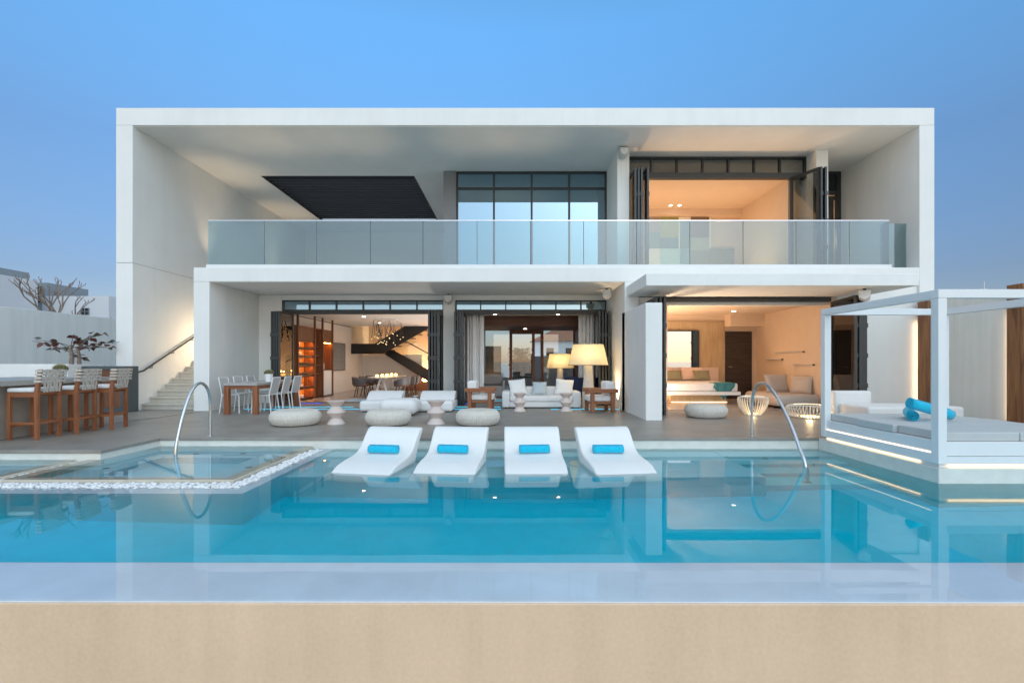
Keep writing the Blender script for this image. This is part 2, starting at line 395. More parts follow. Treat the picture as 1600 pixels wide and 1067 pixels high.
obj('pool_water', MB().prism([(-12.1, 2.892), (10.9, 2.838), (10.9, 7.86), (-3.27, 7.86), (-3.27, 5.64), (-12.1, 5.64)], -1.5, WZ), 'water', kind='structure')
obj('spa_water', MB().prism([(-5.885, 5.60), (-3.235, 5.60), (-3.235, 7.84), (-5.66, 7.84), (-5.70, 6.76), (-5.885, 6.76)], -1.15, -.134), 'spawater', kind='structure')
obj('plunge_basin_water', bx(-12.0, -6.055, 5.60, 6.77, -1.15, -.134), 'spawater', kind='structure')

# white pebbles: far too many to pick apart
def pebbles():
    ico = bmesh.new(); bmesh.ops.create_icosphere(ico, subdivisions=1, radius=1)
    iv = [v.co.copy() for v in ico.verts]; fi = [[v.index for v in f.verts] for f in ico.faces]; ico.free()
    mb = MB(); rnd = random.Random(3)
    def put(x, y, z):
        r = rnd.uniform(.013, .028); m = Matrix.Rotation(rnd.uniform(0, 6), 3, 'Z') @ Matrix.Rotation(rnd.uniform(-.5, .5), 3, 'X')
        sc = Vector((rnd.uniform(.9, 1.5), rnd.uniform(.8, 1.1), rnd.uniform(.55, .8)))
        mb.add([m @ Vector((p.x * sc.x, p.y * sc.y, p.z * sc.z)) * r * rnd.uniform(.93, 1.07) + Vector((x, y, z)) for p in iv], fi)
    def zone(x0, x1, y0, y1, n):
        for _ in range(n):
            put(rnd.uniform(x0, x1), rnd.uniform(y0, y1), -.205 + rnd.triangular(0, .045, .02))
    zone(-9.0, -3.05, 5.39, 5.575, 2300); zone(-3.20, -3.04, 5.5, 7.7, 900); zone(-6.03, -5.91, 5.5, 6.7, 420)
    return mb
obj('pebble_bed', pebbles(), 'pebble', kind='stuff', smooth=True, ang=80)['label'] = 'small white pebbles filling the channel around the spa'

# small dark fittings under water
for (x, y, z) in ((-4.9, 7.5, -.519), (-4.2, 7.55, -.519), (-3.6, 6.6, -.519), (-5.45, 6.5, -.519), (3.75, 7.25, -.399), (4.55, 6.95, -.619)):
    obj('water_inlet', MB().lathe([(.045, 0), (.045, .006), (.02, .008), (0, .008)], 20, (x, y, z)), 'greypanel', kind='structure')

# ------------------------------------------------------------------ the villa
villa = thing('villa', 'white two-storey modern villa with framed roof and open glass fronts', 'house', (0, 12.05, 0))
def vp(name, mb, m, **k): return obj(name, mb, m, villa, world=True, **k)
FY = 12.05
def ring(x0, x1, y0, y1, hx0, hx1, hy0, hy1, z0, z1):
    O = [(x0, y0), (x1, y0), (x1, y1), (x0, y1)]; I = [(hx0, hy0), (hx1, hy0), (hx1, hy1), (hx0, hy1)]
    vs_ = [(*p_, z) for z in (z0, z1) for p_ in O + I]; fs = []
    for k in range(4):
        n_ = (k + 1) % 4
        fs += [(k, n_, 4 + n_, 4 + k), (8 + k, 12 + k, 12 + n_, 8 + n_), (k, 8 + k, 8 + n_, n_), (4 + k, 4 + n_, 12 + n_, 12 + k)]
    return MB().add(vs_, fs)
vp('roof', ring(-9.86, 10.42, FY, 24, -7.96, -3.14, 15.30, 20.15, 7.07, 7.50), 'white', bevel=.012)
vp('side_wall', bx(-9.86, -9.45, FY + .001, 24, 3.672, 7.068), 'white', bevel=.008)
vp('side_wall', bx(-9.86, -9.45, FY + .001, 24, -.02, 3.662), 'white', bevel=.008)
vp('wall_joint', bx(-9.84, -9.47, FY + .02, 24, 3.655, 3.68), 'greypanel')
vp('side_wall', bx(10.05, 10.42, FY + .001, 24, -.02, 7.068), 'white', bevel=.008)
vp('roof_soffit', MB().box(-9.449, -7.96, FY + .05, 23.9, 7.055, 7.0695).box(-3.14, 10.049, FY + .05, 23.9, 7.055, 7.0695)
   .box(-7.96, -3.14, FY + .05, 15.3, 7.055, 7.0695).box(-7.96, -3.14, 20.15, 23.9, 7.055, 7.0695), 'soffit')
vp('rear_wall', bx(-9.449, -2.2, 22.0, 22.3, 3.5, 7.05), 'white')
# louvre in the terrace ceiling
lv = vp('louvre', MB().box(-7.955, -7.92, 15.31, 20.14, 7.04, 7.30).box(-3.18, -3.145, 15.31, 20.14, 7.04, 7.30)
        .box(-7.919, -3.181, 15.305, 15.34, 7.04, 7.30), 'black')
slat_me = bx(-7.918, -3.182, 0, .045, 7.065, 7.25).mesh('slat')
for i in range(19):
    s = obj('slat', slat_me, 'black', lv, world=True); s.location.y += 15.36 + i * .25

# balcony slab and porch
vp('balcony_slab', bx(-7.94, 10.049, FY, 22.0, 3.20, 3.55), 'white', bevel=.01)
vp('porch_soffit', bx(-7.54, 2.74, FY + .03, 14.5, 3.188, 3.1985), 'soffit')
vp('porch_wall', bx(-7.94, -7.55, FY + .002, 24, -.02, 3.198), 'white', bevel=.01)
vp('wing_wall', bx(2.745, 3.09, 10.13, FY + .3, -.02, 2.45), 'white', bevel=.01)
vp('porch_wall', bx(2.745, 3.09, FY + .003, 18.4, -.02, 3.198), 'white', bevel=.006)
vp('canopy', bx(2.80, 8.58, 10.30, FY - .002, 2.83, 3.085), 'white', bevel=.008)
# facade pieces around the openings (ground floor, plane y=14.4)
GA = 14.40
vp('facade_wall', bx(-7.549, -6.88, GA, GA + .25, -.02, 3.187), 'white')
vp('facade_wall', bx(-6.879, 2.744, GA + .02, GA + .25, 3.045, 3.187), 'white')
vp('column', bx(-2.08, -1.74, GA - .10, GA + .25, -.02, 3.044), 'white', bevel=.006)

def transom(x0, x1, y, z0, z1, n, fm=.035, name='transom_window', glass='glass_refl', depth=.10, pm=None):
    fr = MB().box(x0, x1, y, y + depth, z1 - fm, z1).box(x0, x1, y, y + depth, z0, z0 + fm)
    w = (x1 - x0) / n
    for i in range(n + 1):
        c = min(max(x0 + i * w, x0 + fm / 2), x1 - fm / 2)
        fr.box(c - fm / 2, c + fm / 2, y + .002, y + depth - .002, z0 + fm, z1 - fm)
    f = vp(name, fr, 'dark')
    for i in range(n):
        obj('glass_pane', bx(x0 + i * w + fm / 2, x0 + (i + 1) * w - fm / 2, y + .05, y + .058, z0 + fm, z1 - fm), glass, f, world=True)
    return f
def leaf(p0, p1, z0, z1, glass='glass_clear', th=.05, bars=0, pm=None):
    """one folding door leaf standing between two plan points"""
    a, b = Vector((*p0, 0)), Vector((*p1, 0)); d = (b - a); L = d.length; ang = math.atan2(d.y, d.x)
    st = .07
    fr = MB().box(0, st, -th / 2, th / 2, z0, z1).box(L - st, L, -th / 2, th / 2, z0, z1)
    fr.box(st, L - st, -th / 2, th / 2, z0, z0 + .09).box(st, L - st, -th / 2, th / 2, z1 - .07, z1)
    for q in range(1, 4): fr.box(-.014, .008, -th / 2 - .012, th / 2 + .012, z0 + (z1 - z0) * q / 4 - .05, z0 + (z1 - z0) * q / 4 + .05)
    mt = Matrix.Translation(a) @ Matrix.Rotation(ang, 4, 'Z')
    f = vp('folding_door', fr.xform(mt), 'dark')
    obj('glass_pane', bx(st, L - st, -.006, .006, z0 + .09, z1 - .07).xform(mt), glass, f, world=True)
    return f
for (x0, x1) in ((-6.875, -2.085), (-1.735, 2.74)):
    transom(x0, x1, GA + .03, 2.73, 3.04, 6)
    vp('door_head', MB().box(x0, x1, GA, GA + .16, 2.66, 2.727).box(x0, x1, GA + .02, GA + .14, 2.63, 2.659), 'dark')
    vp('door_sill', bx(x0, x1, GA, GA + .16, .001, .012), 'dark')
    vp('door_jamb', bx(x0 - .001, x0 + .06, GA + .01, GA + .15, .012, 2.629), 'dark')
    vp('door_jamb', bx(x1 - .06, x1 + .001, GA + .01, GA + .15, .012, 2.629), 'dark')
ZL = 2.625
for k, x in enumerate((-6.52, -6.60, -6.68, -6.76)): leaf((x, 13.48 + .03 * k), (x - .01 + .02 * (k % 2), GA - .01), .015, ZL)
for k, x in enumerate((-2.36, -2.28, -2.20, -2.13)): leaf((x, 13.50 + .02 * k), (x + .01 - .02 * (k % 2), GA - .01), .015, ZL)
for k, x in enumerate((-1.43, -1.50, -1.57, -1.65)): leaf((x, 13.55 + .02 * k), (x + .01 - .02 * (k % 2), GA - .01), .015, ZL)
for k, x in enumerate((2.38, 2.47, 2.56, 2.65)): leaf((x, 13.50 + .02 * k), (x + .01 - .02 * (k % 2), GA - .01), .015, ZL)

# --- room one (dining): left wall, ceiling, stairwell
vp('interior_wall', bx(-7.20, -6.90, GA + .26, 23.3, 0, 3.18), 'white_in')
vp('interior_ceiling', bx(-6.899, -1.95, GA + .26, 20.6, 2.72, 2.80), 'white_in')
vp('interior_wall', bx(-6.899, -1.9, 23.1, 23.3, 0, 5.5), 'orangewall')
vp('interior_wall', bx(-1.95, -1.80, GA + .26, 23.099, 0, 3.18), 'white_in')
vp('interior_floor', bx(-6.899, -1.951, GA + .26, 23.09, .001, .008), 'floor_in')
vp('cornice_line', bx(-6.899, -6.88, GA + .3, 20.6, 2.66, 2.685), 'charcoal')
vp('stairwell_wall', bx(-6.899, -4.2, 22.2, 22.4, .008, 1.54), 'white_in')
# interior staircase: dark Z of stringers
ist = vp('interior_staircase', MB().prism([(-6.895, 1.55), (-5.55, 1.55), (-3.6, 2.63), (-3.6, 2.9), (-4.32, 2.9), (-5.9, 1.98), (-6.895, 1.98)], 20.60, 20.68, 'y'), 'blacksteel')
obj('landing', bx(-6.89, -5.55, 20.69, 22.1, 1.56, 1.66), 'blacksteel', ist, world=True)
for i in range(7):
    x = -5.55 + i * .30; z = 1.70 + i * .168
    if z < 2.75: obj('tread', bx(x, x + .33, 20.70, 21.45, z, z + .045), 'darkwood', ist, world=True)
obj('stringer', MB().prism([(-5.75, 1.56), (-5.42, 1.78), (-3.0, .42), (-3.0, .05), (-3.35, .05)], 21.55, 21.63, 'y'), 'blacksteel', ist, world=True)
for i in range(8):
    x = -5.3 + i * .29; z = 1.42 - i * .168
    obj('tread', bx(x, x + .33, 21.64, 22.18, z, z + .045), 'darkwood', ist, world=True)
obj('glass_balustrade', MB().prism([(-5.35, 1.78), (-3.1, .52), (-3.1, 1.45), (-5.35, 2.65)], 21.58, 21.592, 'y'), 'glass_clear', ist, world=True)
obj('handrail', MB().tube([(-5.35, 21.585, 2.42), (-3.1, 21.585, 1.2)], .022, 8), 'blacksteel', ist, world=True)
obj('glass_balustrade', bx(-6.88, -5.6, 20.63, 20.642, 1.985, 2.70), 'glass_clear', ist, world=True)
for i in range(2): obj('wood_step', bx(-4.5 + .3 * i, -3.0, 20.2 + .02 * i, 21.5, .009 + .17 * i, .18 + .17 * i), 'teakx', ist, world=True)

# --- room two (living)
vp('interior_ceiling', bx(-1.799, 2.744, GA + .26, 18.4, 2.72, 2.80), 'white_in')
vp('interior_floor', bx(-1.799, 2.744, GA + .26, 18.3, .001, .008), 'floor_in')
vp('wood_bulkhead', bx(-1.3, 2.45, 15.9, 18.2, 2.385, 2.718), 'darkwood', bevel=.005)
vp('interior_wall', bx(-1.799, -1.16, 18.25, 18.45, .008, 2.718), 'white_in')
vp('interior_wall', bx(2.28, 2.744, 16.2, 18.45, .008, 2.718), 'darkwoodz')
rg = vp('rear_window', MB().box(-1.159, 2.279, 18.28, 18.36, 2.384, 2.44).box(-1.159, -1.11, 18.28, 18.36, .01, 2.383).box(2.23, 2.279, 18.28, 18.36, .01, 2.383)
        .box(-1.109, 2.229, 18.285, 18.355, .01, .07), 'darkwood')
for (x0, x1) in ((-1.109, -.17), (1.11, 2.229)):
    obj('glass_pane', bx(x0, x1, 18.31, 18.32, .07, 2.383), 'glass_clear', rg, world=True)
pd = vp('pivot_door', MB().box(-.17, -.06, 18.22, 18.40, .01, 2.383).box(1.0, 1.11, 18.22, 18.40, .01, 2.383).box(-.06, 1.0, 18.22, 18.40, 2.26, 2.383)
        .box(.68, .78, 18.24, 18.38, .07, 2.26).box(-.06, 1.0, 18.24, 18.38, .01, .069), 'darkwoodz')
obj('glass_pane', bx(-.06, .68, 18.30, 18.31, .07, 2.26), 'glass_clear', pd, world=True)
obj('handle', MB().tube([(.66, 18.20, .7), (.66, 18.20, 1.5)], .015, 8), 'steel', pd, world=True)

# curtains
def curtain_mb(x0, x1, y, z0, z1, pleat=.11, amp=.045):
    mb = MB(); n = int((x1 - x0) / .012); pts = []
    for i in range(n + 1):
        x = x0 + (x1 - x0) * i / n; ph = (x - x0) / pleat * 2 * math.pi
        pts.append((x + .02 * math.sin(ph * .5), y + amp * math.sin(ph) + .018 * math.sin(ph * .37 + 1)))
    vs_ = []; rows = 5
    for j in range(rows):
        t = j / (rows - 1); z = z0 + (z1 - z0) * t; k = 1.15 - .3 * t
        vs_ += [(px, y + (py - y) * k, z) for px, py in pts]
    L = n + 1; fs = [(j * L + i, j * L + i + 1, (j + 1) * L + i + 1, (j + 1) * L + i) for j in range(rows - 1) for i in range(n)]
    return mb.add(vs_, fs)
def curtain(label, x0, x1, y, z0, z1, m='curtain'):
    o = obj('curtain', curtain_mb(x0, x1, y, z0, z1), m, smooth=True, ang=180); b = o.modifiers.new('solid', 'SOLIDIFY'); b.thickness = .006
    return tag(o, label, 'curtain', 'floor length curtains')
curtain('white pleated curtain at the left edge of the living room opening', -1.42, -.93, 14.85, .015, 2.70)
curtain('white pleated curtain behind the large lamp in the living room', 1.98, 2.62, 14.90, .015, 2.70)
curtain('narrow ivory curtain at the left edge of the bedroom opening', 3.80, 3.93, 12.42, .015, 2.70, 'curtain_pink')
curtain('sheer white curtain behind the left pane of the upstairs window', -1.70, -1.35, 15.25, 3.60, 6.6)

# --- bedroom
BX0, BX1, BY0, BY1 = 3.40, 7.94, 12.12, 15.9
vp('bedroom_wall', bx(BX1, BX1 + .12, BY0, BY1 + .2, 0, 2.82), 'orangewall')
vp('bedroom_wall', bx(BX0 - .2, BX0, BY0 + .06, BY1 + .2, 0, 2.82), 'orangewall')
vp('bedroom_wall', bx(BX0, BX1 - .001, BY1, BY1 + .2, 0, 2.82), 'orangewall')
vp('bedroom_wall', bx(3.093, BX0 + .3, BY0, BY0 + .05, -.02, 2.82), 'white')
vp('bedroom_ceiling', bx(BX0, BX1 - .001, BY0 + .3, BY1 - .001, 2.735, 2.82), 'orangewall')
vp('bedroom_floor', bx(BX0 + .001, BX1 - .001, BY0 + .10, BY1 - .001, .001, .008), 'floor_in')
vp('door_head', bx(3.71, BX1 + .1, BY0 + .051, BY0 + .14, 2.72, 2.815), 'dark')
vp('blind_box', bx(3.72, BX1 - .002, BY0 + .16, BY0 + .29, 2.64, 2.81), 'white_in')
vp('bulkhead', bx(6.86, BX1 - .002, BY1 - .5, BY1 - .002, 2.34, 2.734), 'orangewall')
vp('wood_panel', bx(BX0 + .002, 6.85, BY1 - .06, BY1 - .003, 0.3, 2.52), 'tanpanel')
bd = vp('bedroom_door', bx(6.90, 7.76, BY1 - .04, BY1 - .004, .01, 2.2), 'doorwood')
obj('handle', MB().tube([(6.98, BY1 - .07, 1.05), (7.10, BY1 - .07, 1.05)], .012, 8), 'steel', bd, world=True)
vp('facade_wall', bx(BX1 + .121, 10.049, BY0, BY0 + .2, -.02, 3.198), 'white')
leaf((7.60, 10.80), (7.90, 12.10), .015, 2.70, 'glass_clear')
for k, x in enumerate((7.70, 7.78, 7.86)): leaf((x, 10.80 + .03 * k), (x + .26, 12.08), .015, 2.70, 'glass_clear')
for k, x in enumerate((3.40, 3.32, 3.24)): leaf((x, 10.95 + .05 * k), (x + .05, 12.08), .015, 2.70, 'glass_clear')

# --- upper floor
UW = 14.93
vp('side_panel', bx(-2.16, -1.775, UW - .03, UW + .3, 3.56, 7.054), 'greypanel')
vp('column', bx(2.85, 3.18, 13.40, 15.2, 3.551, 7.054), 'white', bevel=.006)
vp('column', bx(8.33, 8.66, 13.40, 15.2, 3.551, 7.054), 'white', bevel=.006)
uw = vp('upper_window', MB().box(-1.774, 2.849, UW, UW + .1, 6.99, 7.05).box(-1.774, 2.849, UW, UW + .1, 6.51, 6.57)
        .box(-1.774, 2.849, UW, UW + .1, 3.56, 3.64), 'dark')
ux = [-1.774, -.615, .545, 1.70, 2.849]
mu = MB()
for i, x in enumerate(ux):
    c = min(max(x, -1.744), 2.819)
    mu.box(c - .03, c + .03, UW + .002, UW + .098, 3.64, 6.51).box(c - .03, c + .03, UW + .002, UW + .098, 6.57, 6.99)
obj('mullion', mu, 'dark', uw, world=True)
for i in range(4):
    a, b = ux[i] + .03 + (.03 if i == 0 else 0), ux[i + 1] - .03 - (.03 if i == 3 else 0)
    for (z0, z1) in ((3.64, 6.51), (6.57, 6.99)):
        obj('glass_pane', bx(a, b, UW + .045, UW + .055, z0, z1), 'glass_refl', uw, world=True)
vp('interior_wall', bx(-2.1, 2.9, 18.5, 18.7, 3.56, 7.05), 'greyfab')
vp('interior_wall', bx(-2.1, -1.85, UW + .31, 18.499, 3.56, 7.05), 'greyfab')
# upstairs bedroom
UY = 13.85
transom(3.181, 8.329, UY, 6.55, 7.05, 7, .045, glass='glass_clear', depth=.12)
vp('door_head', MB().box(3.181, 8.329, UY - .02, UY + .15, 6.44, 6.50).box(3.181, 8.329, UY, UY + .13, 6.501, 6.549), 'dark')
vp('upper_room_wall', bx(7.9, 8.1, UY + .16, 17.3, 3.56, 6.6), 'orangewall')
vp('upper_room_wall', bx(2.98, 3.18, UY + 1.36, 17.3, 3.56, 6.6), 'orangewall')
vp('upper_room_wall', bx(3.181, 7.899, 17.1, 17.3, 3.56, 6.6), 'orangewall')
vp('upper_room_ceiling', bx(3.181, 7.899, UY + .16, 17.099, 6.5, 6.6), 'orangewall')
vp('upper_room_floor', bx(3.181, 7.899, UY, 17.099, 3.551, 3.57), 'floor_in')
vp('bulkhead', bx(3.181, 7.899, 16.8, 17.098, 6.28, 6.499), 'orangewall')
for k, x in enumerate((3.60, 3.44, 3.36, 3.28)): leaf((x, 13.05 + .02 * k), (x - .01, UY - .03), 3.56, 6.44, 'glass_clear')
leaf((8.20, 13.05), (7.86, UY - .03), 3.56, 6.44, 'glass_clear')
for k, x in enumerate((8.24, 8.36)): leaf((x, 13.02), (x + .02, UY - .46), 3.56, 6.44, 'glass_clear')
# patchwork of coloured panels on the far wall upstairs
pw = vp('panel_screen', bx(3.6, 6.9, 17.02, 17.06, 3.58, 6.27), 'white_in')
s_ = 44.8
for (x0, x1, y0, y1, c) in ((1012, 1032, 338, 362, (.34, .27, .24)), (1032, 1061, 338, 371, (.30, .30, .12)), (1012, 1032, 362, 388, (.18, .26, .28)),
                            (1032, 1061, 371, 388, (.12, .20, .24)), (1063, 1080, 345, 388, (.14, .24, .30)), (1080, 1109, 338, 371, (.20, .14, .10)),
                            (1080, 1109, 371, 391, (.36, .38, .33)), (1080, 1109, 391, 440, (.24, .26, .25)), (1012, 1032, 388, 440, (.75, .74, .74)),
                            (1032, 1063, 388, 440, (.42, .62, .70)), (1063, 1080, 388, 440, (.20, .36, .50)), (1109, 1148, 388, 440, (.25, .25, .22))):
    nm = 'pm_%d_%d' % (x0, y0)
    mat(nm, c, .5, var=.04); M[nm] = MATS[nm]
    obj('panel', bx((x0 - 803) / s_ + .006, (x1 - 803) / s_ - .006, 17.0, 17.018, EYE + (565 - y1) / s_ + .006, EYE + (565 - y0) / s_ - .006), nm, pw, world=True)
# narrow door at the far right of the balcony
nd = vp('balcony_door', MB().box(8.8, 10.04, UW, UW + .12, 6.98, 7.05).box(9.92, 10.04, UW, UW + .12, 3.56, 6.979).box(8.8, 9.919, UW, UW + .12, 6.36, 6.45)
        .box(8.8, 9.9, UW + .02, UW + .1, 6.2, 6.30).box(9.72, 9.83, UW + .02, UW + .1, 3.56, 6.199), 'dark')
obj('glass_pane', bx(8.8, 9.72, UW + .05, UW + .06, 3.56, 6.2), 'glass_clear', nd, world=True)
obj('glass_pane', bx(8.8, 9.92, UW + .05, UW + .06, 6.45, 6.98), 'darkglass', nd, world=True)
vp('upper_room_wall', bx(8.67, 10.049, 16.4, 16.6, 3.56, 7.05), 'orangewall')
# balustrade
bl = vp('balustrade', bx(-7.66, 9.40, 12.10, 12.19, 3.551, 3.635), 'white_metal', bevel=.004)
edges = [-7.64, -6.23, -4.92, -3.58, -2.27, -.92, 1.74, 3.06, 4.39, 5.72, 7.04, 8.37, 9.37]
edges.insert(6, .41)
for a, b in zip(edges, edges[1:]):
    obj('glass_panel', bx(a + .008, b - .008, 12.14, 12.152, 3.636, 4.725), 'glass', bl, world=True)
for a in edges[1:-1]: obj('joint', bx(a - .006, a + .006, 12.141, 12.151, 3.637, 4.724), 'slate', bl, world=True)
obj('top_rail', bx(-7.64, 9.37, 12.135, 12.157, 4.727, 4.75), 'steel', bl, world=True)
obj('glass_panel', bx(9.37, 10.045, 12.45, 12.462, 3.60, 4.75), 'glass', bl, world=True)
obj('glass_panel', bx(9.362, 9.374, 12.16, 12.448, 3.60, 4.72), 'glass', bl, world=True)
# outside stair
for i in range(16):
    st = vp('stair_step', bx(-9.449, -7.941, 12.36 + i * .275, 12.36 + 16 * .275 + .3, i * .155 + (.001 if i == 0 else .002), (i + 1) * .155), 'step', bevel=.006)
    obj('nosing', bx(-9.447, -7.943, 12.33 + i * .275, 12.36 + i * .275, (i + 1) * .155 - .045, (i + 1) * .155 - .002), 'step', st, world=True, bevel=.005)
hr = vp('stair_handrail', MB().tube([(-9.44, 12.02 + .08, .88), (-9.37, 12.10, .885), (-9.37, 12.12, .96), (-9.37, 12.3, .99), (-9.37, 16.0, 2.80)], .024, 10), 'dark', smooth=True)
for y in (12.6, 13.4, 14.2, 15.0): obj('bracket', MB().tube([(-9.37, y, .99 + (y - 12.3) * .489 - .02), (-9.37, y, .99 + (y - 12.3) * .489 - .07), (-9.455, y, .99 + (y - 12.3) * .489 - .08)], .011, 6), 'dark', hr, world=True)

# lights of the house, and added uplighters that fill its rooms
for x in (-7.1, -5.85, -4.1, -1.05, .35, 4.75, 6.5, 7.65, 9.1):
    up = vp('balcony_uplight', MB().lathe([(.07, 0), (.07, .06), (.05, .07), (0, .07)], 16, (x, 12.75, 3.552)), 'dark')
    lamp('uplight_lamp', 'SPOT', (x, 12.75, 3.65), 34, WARM2, villa, .12, (R(180), 0, 0), 48, 1)
for (x, y) in ((-9.0, 15.0), (-9.0, 19.0)):
    vp('balcony_uplight', MB().lathe([(.07, 0), (.07, .06), (.05, .07), (0, .07)], 16, (x, y, 3.62)), 'dark')
    lamp('uplight_lamp', 'SPOT', (x, y, 3.72), 80, WARM2, villa, .03, (R(180), 0, 0), 60, 1)
def downlight(x, y, z, power, color, r=.055, spot=130):
    vp('downlight', MB().lathe([(r, 0), (r, .01), (0, .01)], 16, (x, y, z - .012)), 'downlight')
    lamp('downlight_lamp', 'SPOT', (x, y, z - .03), power, color, villa, .05, (0, 0, 0), spot, .6)
def fill_uplighter(x, y, z, power, color, r=.16):  # added light: unseen dish and lamp on the floor to brighten a room
    vp('added_fill_uplighter', MB().lathe([(r * .8, 0), (r, .03), (r, .05), (r * .9, .05), (r * .9, .035), (0, .035)], 24, (x, y, z)), 'dark')
    lamp('added_fill_lamp', 'AREA', (x, y, z + .045), power, color, villa, r * 1.6, (R(180), 0, 0))
for (x, y) in ((-5.0, 16.2), (-4.4, 17.4), (-5.2, 18.8)): downlight(x, y, 2.72, 34, (1, .94, .89))
fill_uplighter(-2.9, 16.0, .009, 20, (1, .94, .89)); fill_uplighter(-2.9, 19.0, .009, 20, (1, .94, .89))
fill_uplighter(-4.2, 22.75, .009, 90, WARM); fill_uplighter(-2.5, 22.6, .009, 60, WARM)
for (x, y) in ((-.6, 15.4), (1.4, 15.4), (.4, 17.2)): downlight(x, y, 2.72 if y < 16 else 2.385, 14, (1, .8, .62))
for (x, y) in ((4.3, 14.4), (6.6, 14.6)): downlight(x, y, 2.735, 22, WARM)
fill_uplighter(3.62, 13.2, .009, 76, (1, .72, .49)); fill_uplighter(3.62, 14.6, .009, 50, (1, .72, .49))
for (x, y) in ((5.3, 16.45), (5.6, 16.45)): downlight(x, y, 6.5, 5, WARM, .05)
for (x, y) in ((4.2, 15.4), (6.6, 15.4)): fill_uplighter(x, y, 3.571, 34, (1, .60, .31), .2)
lamp('upper_lobby_lamp', 'POINT', (9.4, 15.9, 5.2), 14, WARM, villa, .1)
lamp('stair_wall_lamp', 'SPOT', (-8.0, 14.55, 1.75), 95, WARM2, villa, .06, (0, R(75), 0), 150, .8)
vp('stair_wall_light', bx(-7.99, -7.942, 14.45, 14.65, 1.68, 1.80), 'white_metal')

vp('wall_uplight', MB().lathe([(.05, 0), (.05, .05), (0, .05)], 16, (2.62, 12.85, .002)), 'dark')
lamp('wall_uplight_lamp', 'SPOT', (2.60, 12.85, .08), 110, (1, .70, .42), villa, .03, (R(180), R(8), 0), 75, 1)

M['board_led'] = emission('board_led', (1, .66, .36), 5.0)
# ------------------------------------------------------------------ boundary walls, neighbours
bw = thing('boundary_wall', 'long white rendered boundary wall with timber boards on the right', 'wall', (10.06, 9.5, 0))
obj('wall', bx(10.055, 10.40, 4.0, 12.045, -.04, 2.70), 'wall_grey', bw, world=True, bevel=.008)
for y in (9.55, 12.03 - .31, 7.07):
    b = obj('timber_board', bx(9.985, 10.03, y, y + .31, .01, 2.76), 'postwood', bw, world=True, bevel=.004)
    obj('light_strip', bx(10.0, 10.05, y + .311, y + .318, .03, 2.2), 'board_led', b, world=True)
lw = thing('boundary_wall', 'tall pale grey boundary wall behind the bar on the left', 'wall', (-14.4, 14, 0))
obj('wall', bx(-14.6, -14.2, 6.0, 24.0, -.04, 2.75), 'wall_grey', lw, world=True, bevel=.01)
pl = thing('planter_wall', 'low white planter wall behind the bar counter', 'planter', (-11.5, 11.3, 0))
obj('planter_front', bx(-14.19, -10.28, 11.2, 11.32, .001, 1.16), 'white', pl, world=True, bevel=.008)
obj('planter_rear', bx(-14.19, -10.28, 12.1, 12.22, .001, 1.16), 'white', pl, world=True, bevel=.008)
obj('planter_end', bx(-10.40, -10.281, 11.321, 12.099, .001, 1.158), 'white', pl, world=True)
obj('soil', bx(-14.18, -10.41, 11.321, 12.099, .001, 1.08), 'bark', pl, world=True)

nb = thing('neighbour_house', 'white flat-roofed neighbouring house beyond the left wall', 'house', (-30, 30, -.06))
obj('wall', bx(-40, -28.2, 16, 28.8, -.05, 6.0), 'bldblue', nb, world=True)
obj('parapet', bx(-40, -28.6, 16.2, 28.7, 6.001, 6.45), 'bldgrey', nb, world=True)
obj('wall', bx(-36, -29.75, 31.0, 34, -.05, 6.25), 'bldgrey', nb, world=True)
for x in (-31.2, -30.75, -30.25): obj('window', bx(x - .16, x + .16, 30.94, 30.99, 5.0, 6.0), 'darkglass', nb, world=True)
nb2 = thing('low_white_house', 'low white block with one small window beyond the left wall', 'house', (-27, 30, -.06))
obj('wall', bx(-29.0, -24.9, 29.9, 36, -.05, 5.25), 'bldblue', nb2, world=True)
w_ = obj('window', bx(-26.55, -26.1, 29.84, 29.89, 4.1, 4.5), 'darkglass', nb2, world=True)
obj('window_bars', MB().box(-26.56, -26.54, 29.82, 29.84, 4.08, 4.52).box(-26.34, -26.31, 29.82, 29.84, 4.08, 4.52).box(-26.11, -26.09, 29.82, 29.84, 4.08, 4.52).box(-26.54, -26.11, 29.82, 29.838, 4.28, 4.31), 'bldgrey', w_, world=True)
nb3 = obj('pale_block', bx(-24.85, -22, 33, 38, -.05, 5.3), 'bldblue'); tag(nb3, 'pale block at the far end beside the low white house', 'house')

# what the rear window of the living room looks out on
lo = thing('courtyard_wall', 'low white courtyard wall seen through the rear door', 'wall', (0, 24, -.05))
obj('wall', bx(-.6, 5.5, 24.3, 24.5, -.05, .43), 'bldblue', lo, world=True)
obj('wall', bx(.98, 5.5, 25.3, 25.5, -.05, 1.50), 'bldblue', lo, world=True)
gt = thing('courtyard_gate', 'dark steel gate panel seen through the rear door', 'gate', (.45, 24, 0))
obj('frame', MB().box(-.06, 0, 23.98, 24.04, -.04, 1.34).box(.95, 1.01, 23.98, 24.04, -.04, 1.34), 'gate', gt, world=True)
for i in range(9): obj('board', bx(.002, .948, 23.99, 24.03, .42 + i * .1, .515 + i * .1), 'gate', gt, world=True)
sw = obj('stone_wall', bx(-1.35, -.60, 22.9, 23.1, -.04, 1.95), 'stonewall', bevel=.02); tag(sw, 'rough brown stone wall lit from below beyond the rear window', 'wall')
ul = thing('garden_uplight', 'small glowing garden uplight at the foot of the stone wall', 'light', (-.95, 22.6, 0))
obj('body', MB().lathe([(.05, .0), (.06, .12), (.045, .13), (0, .13)], 14), 'dark', ul)
obj('lens', MB().lathe([(.04, .131), (.04, .136), (0, .136)], 14), 'bulb', ul)
lamp('uplight_lamp', 'POINT', (-.95, 22.68, .25), 10, WARM, ul, .04)
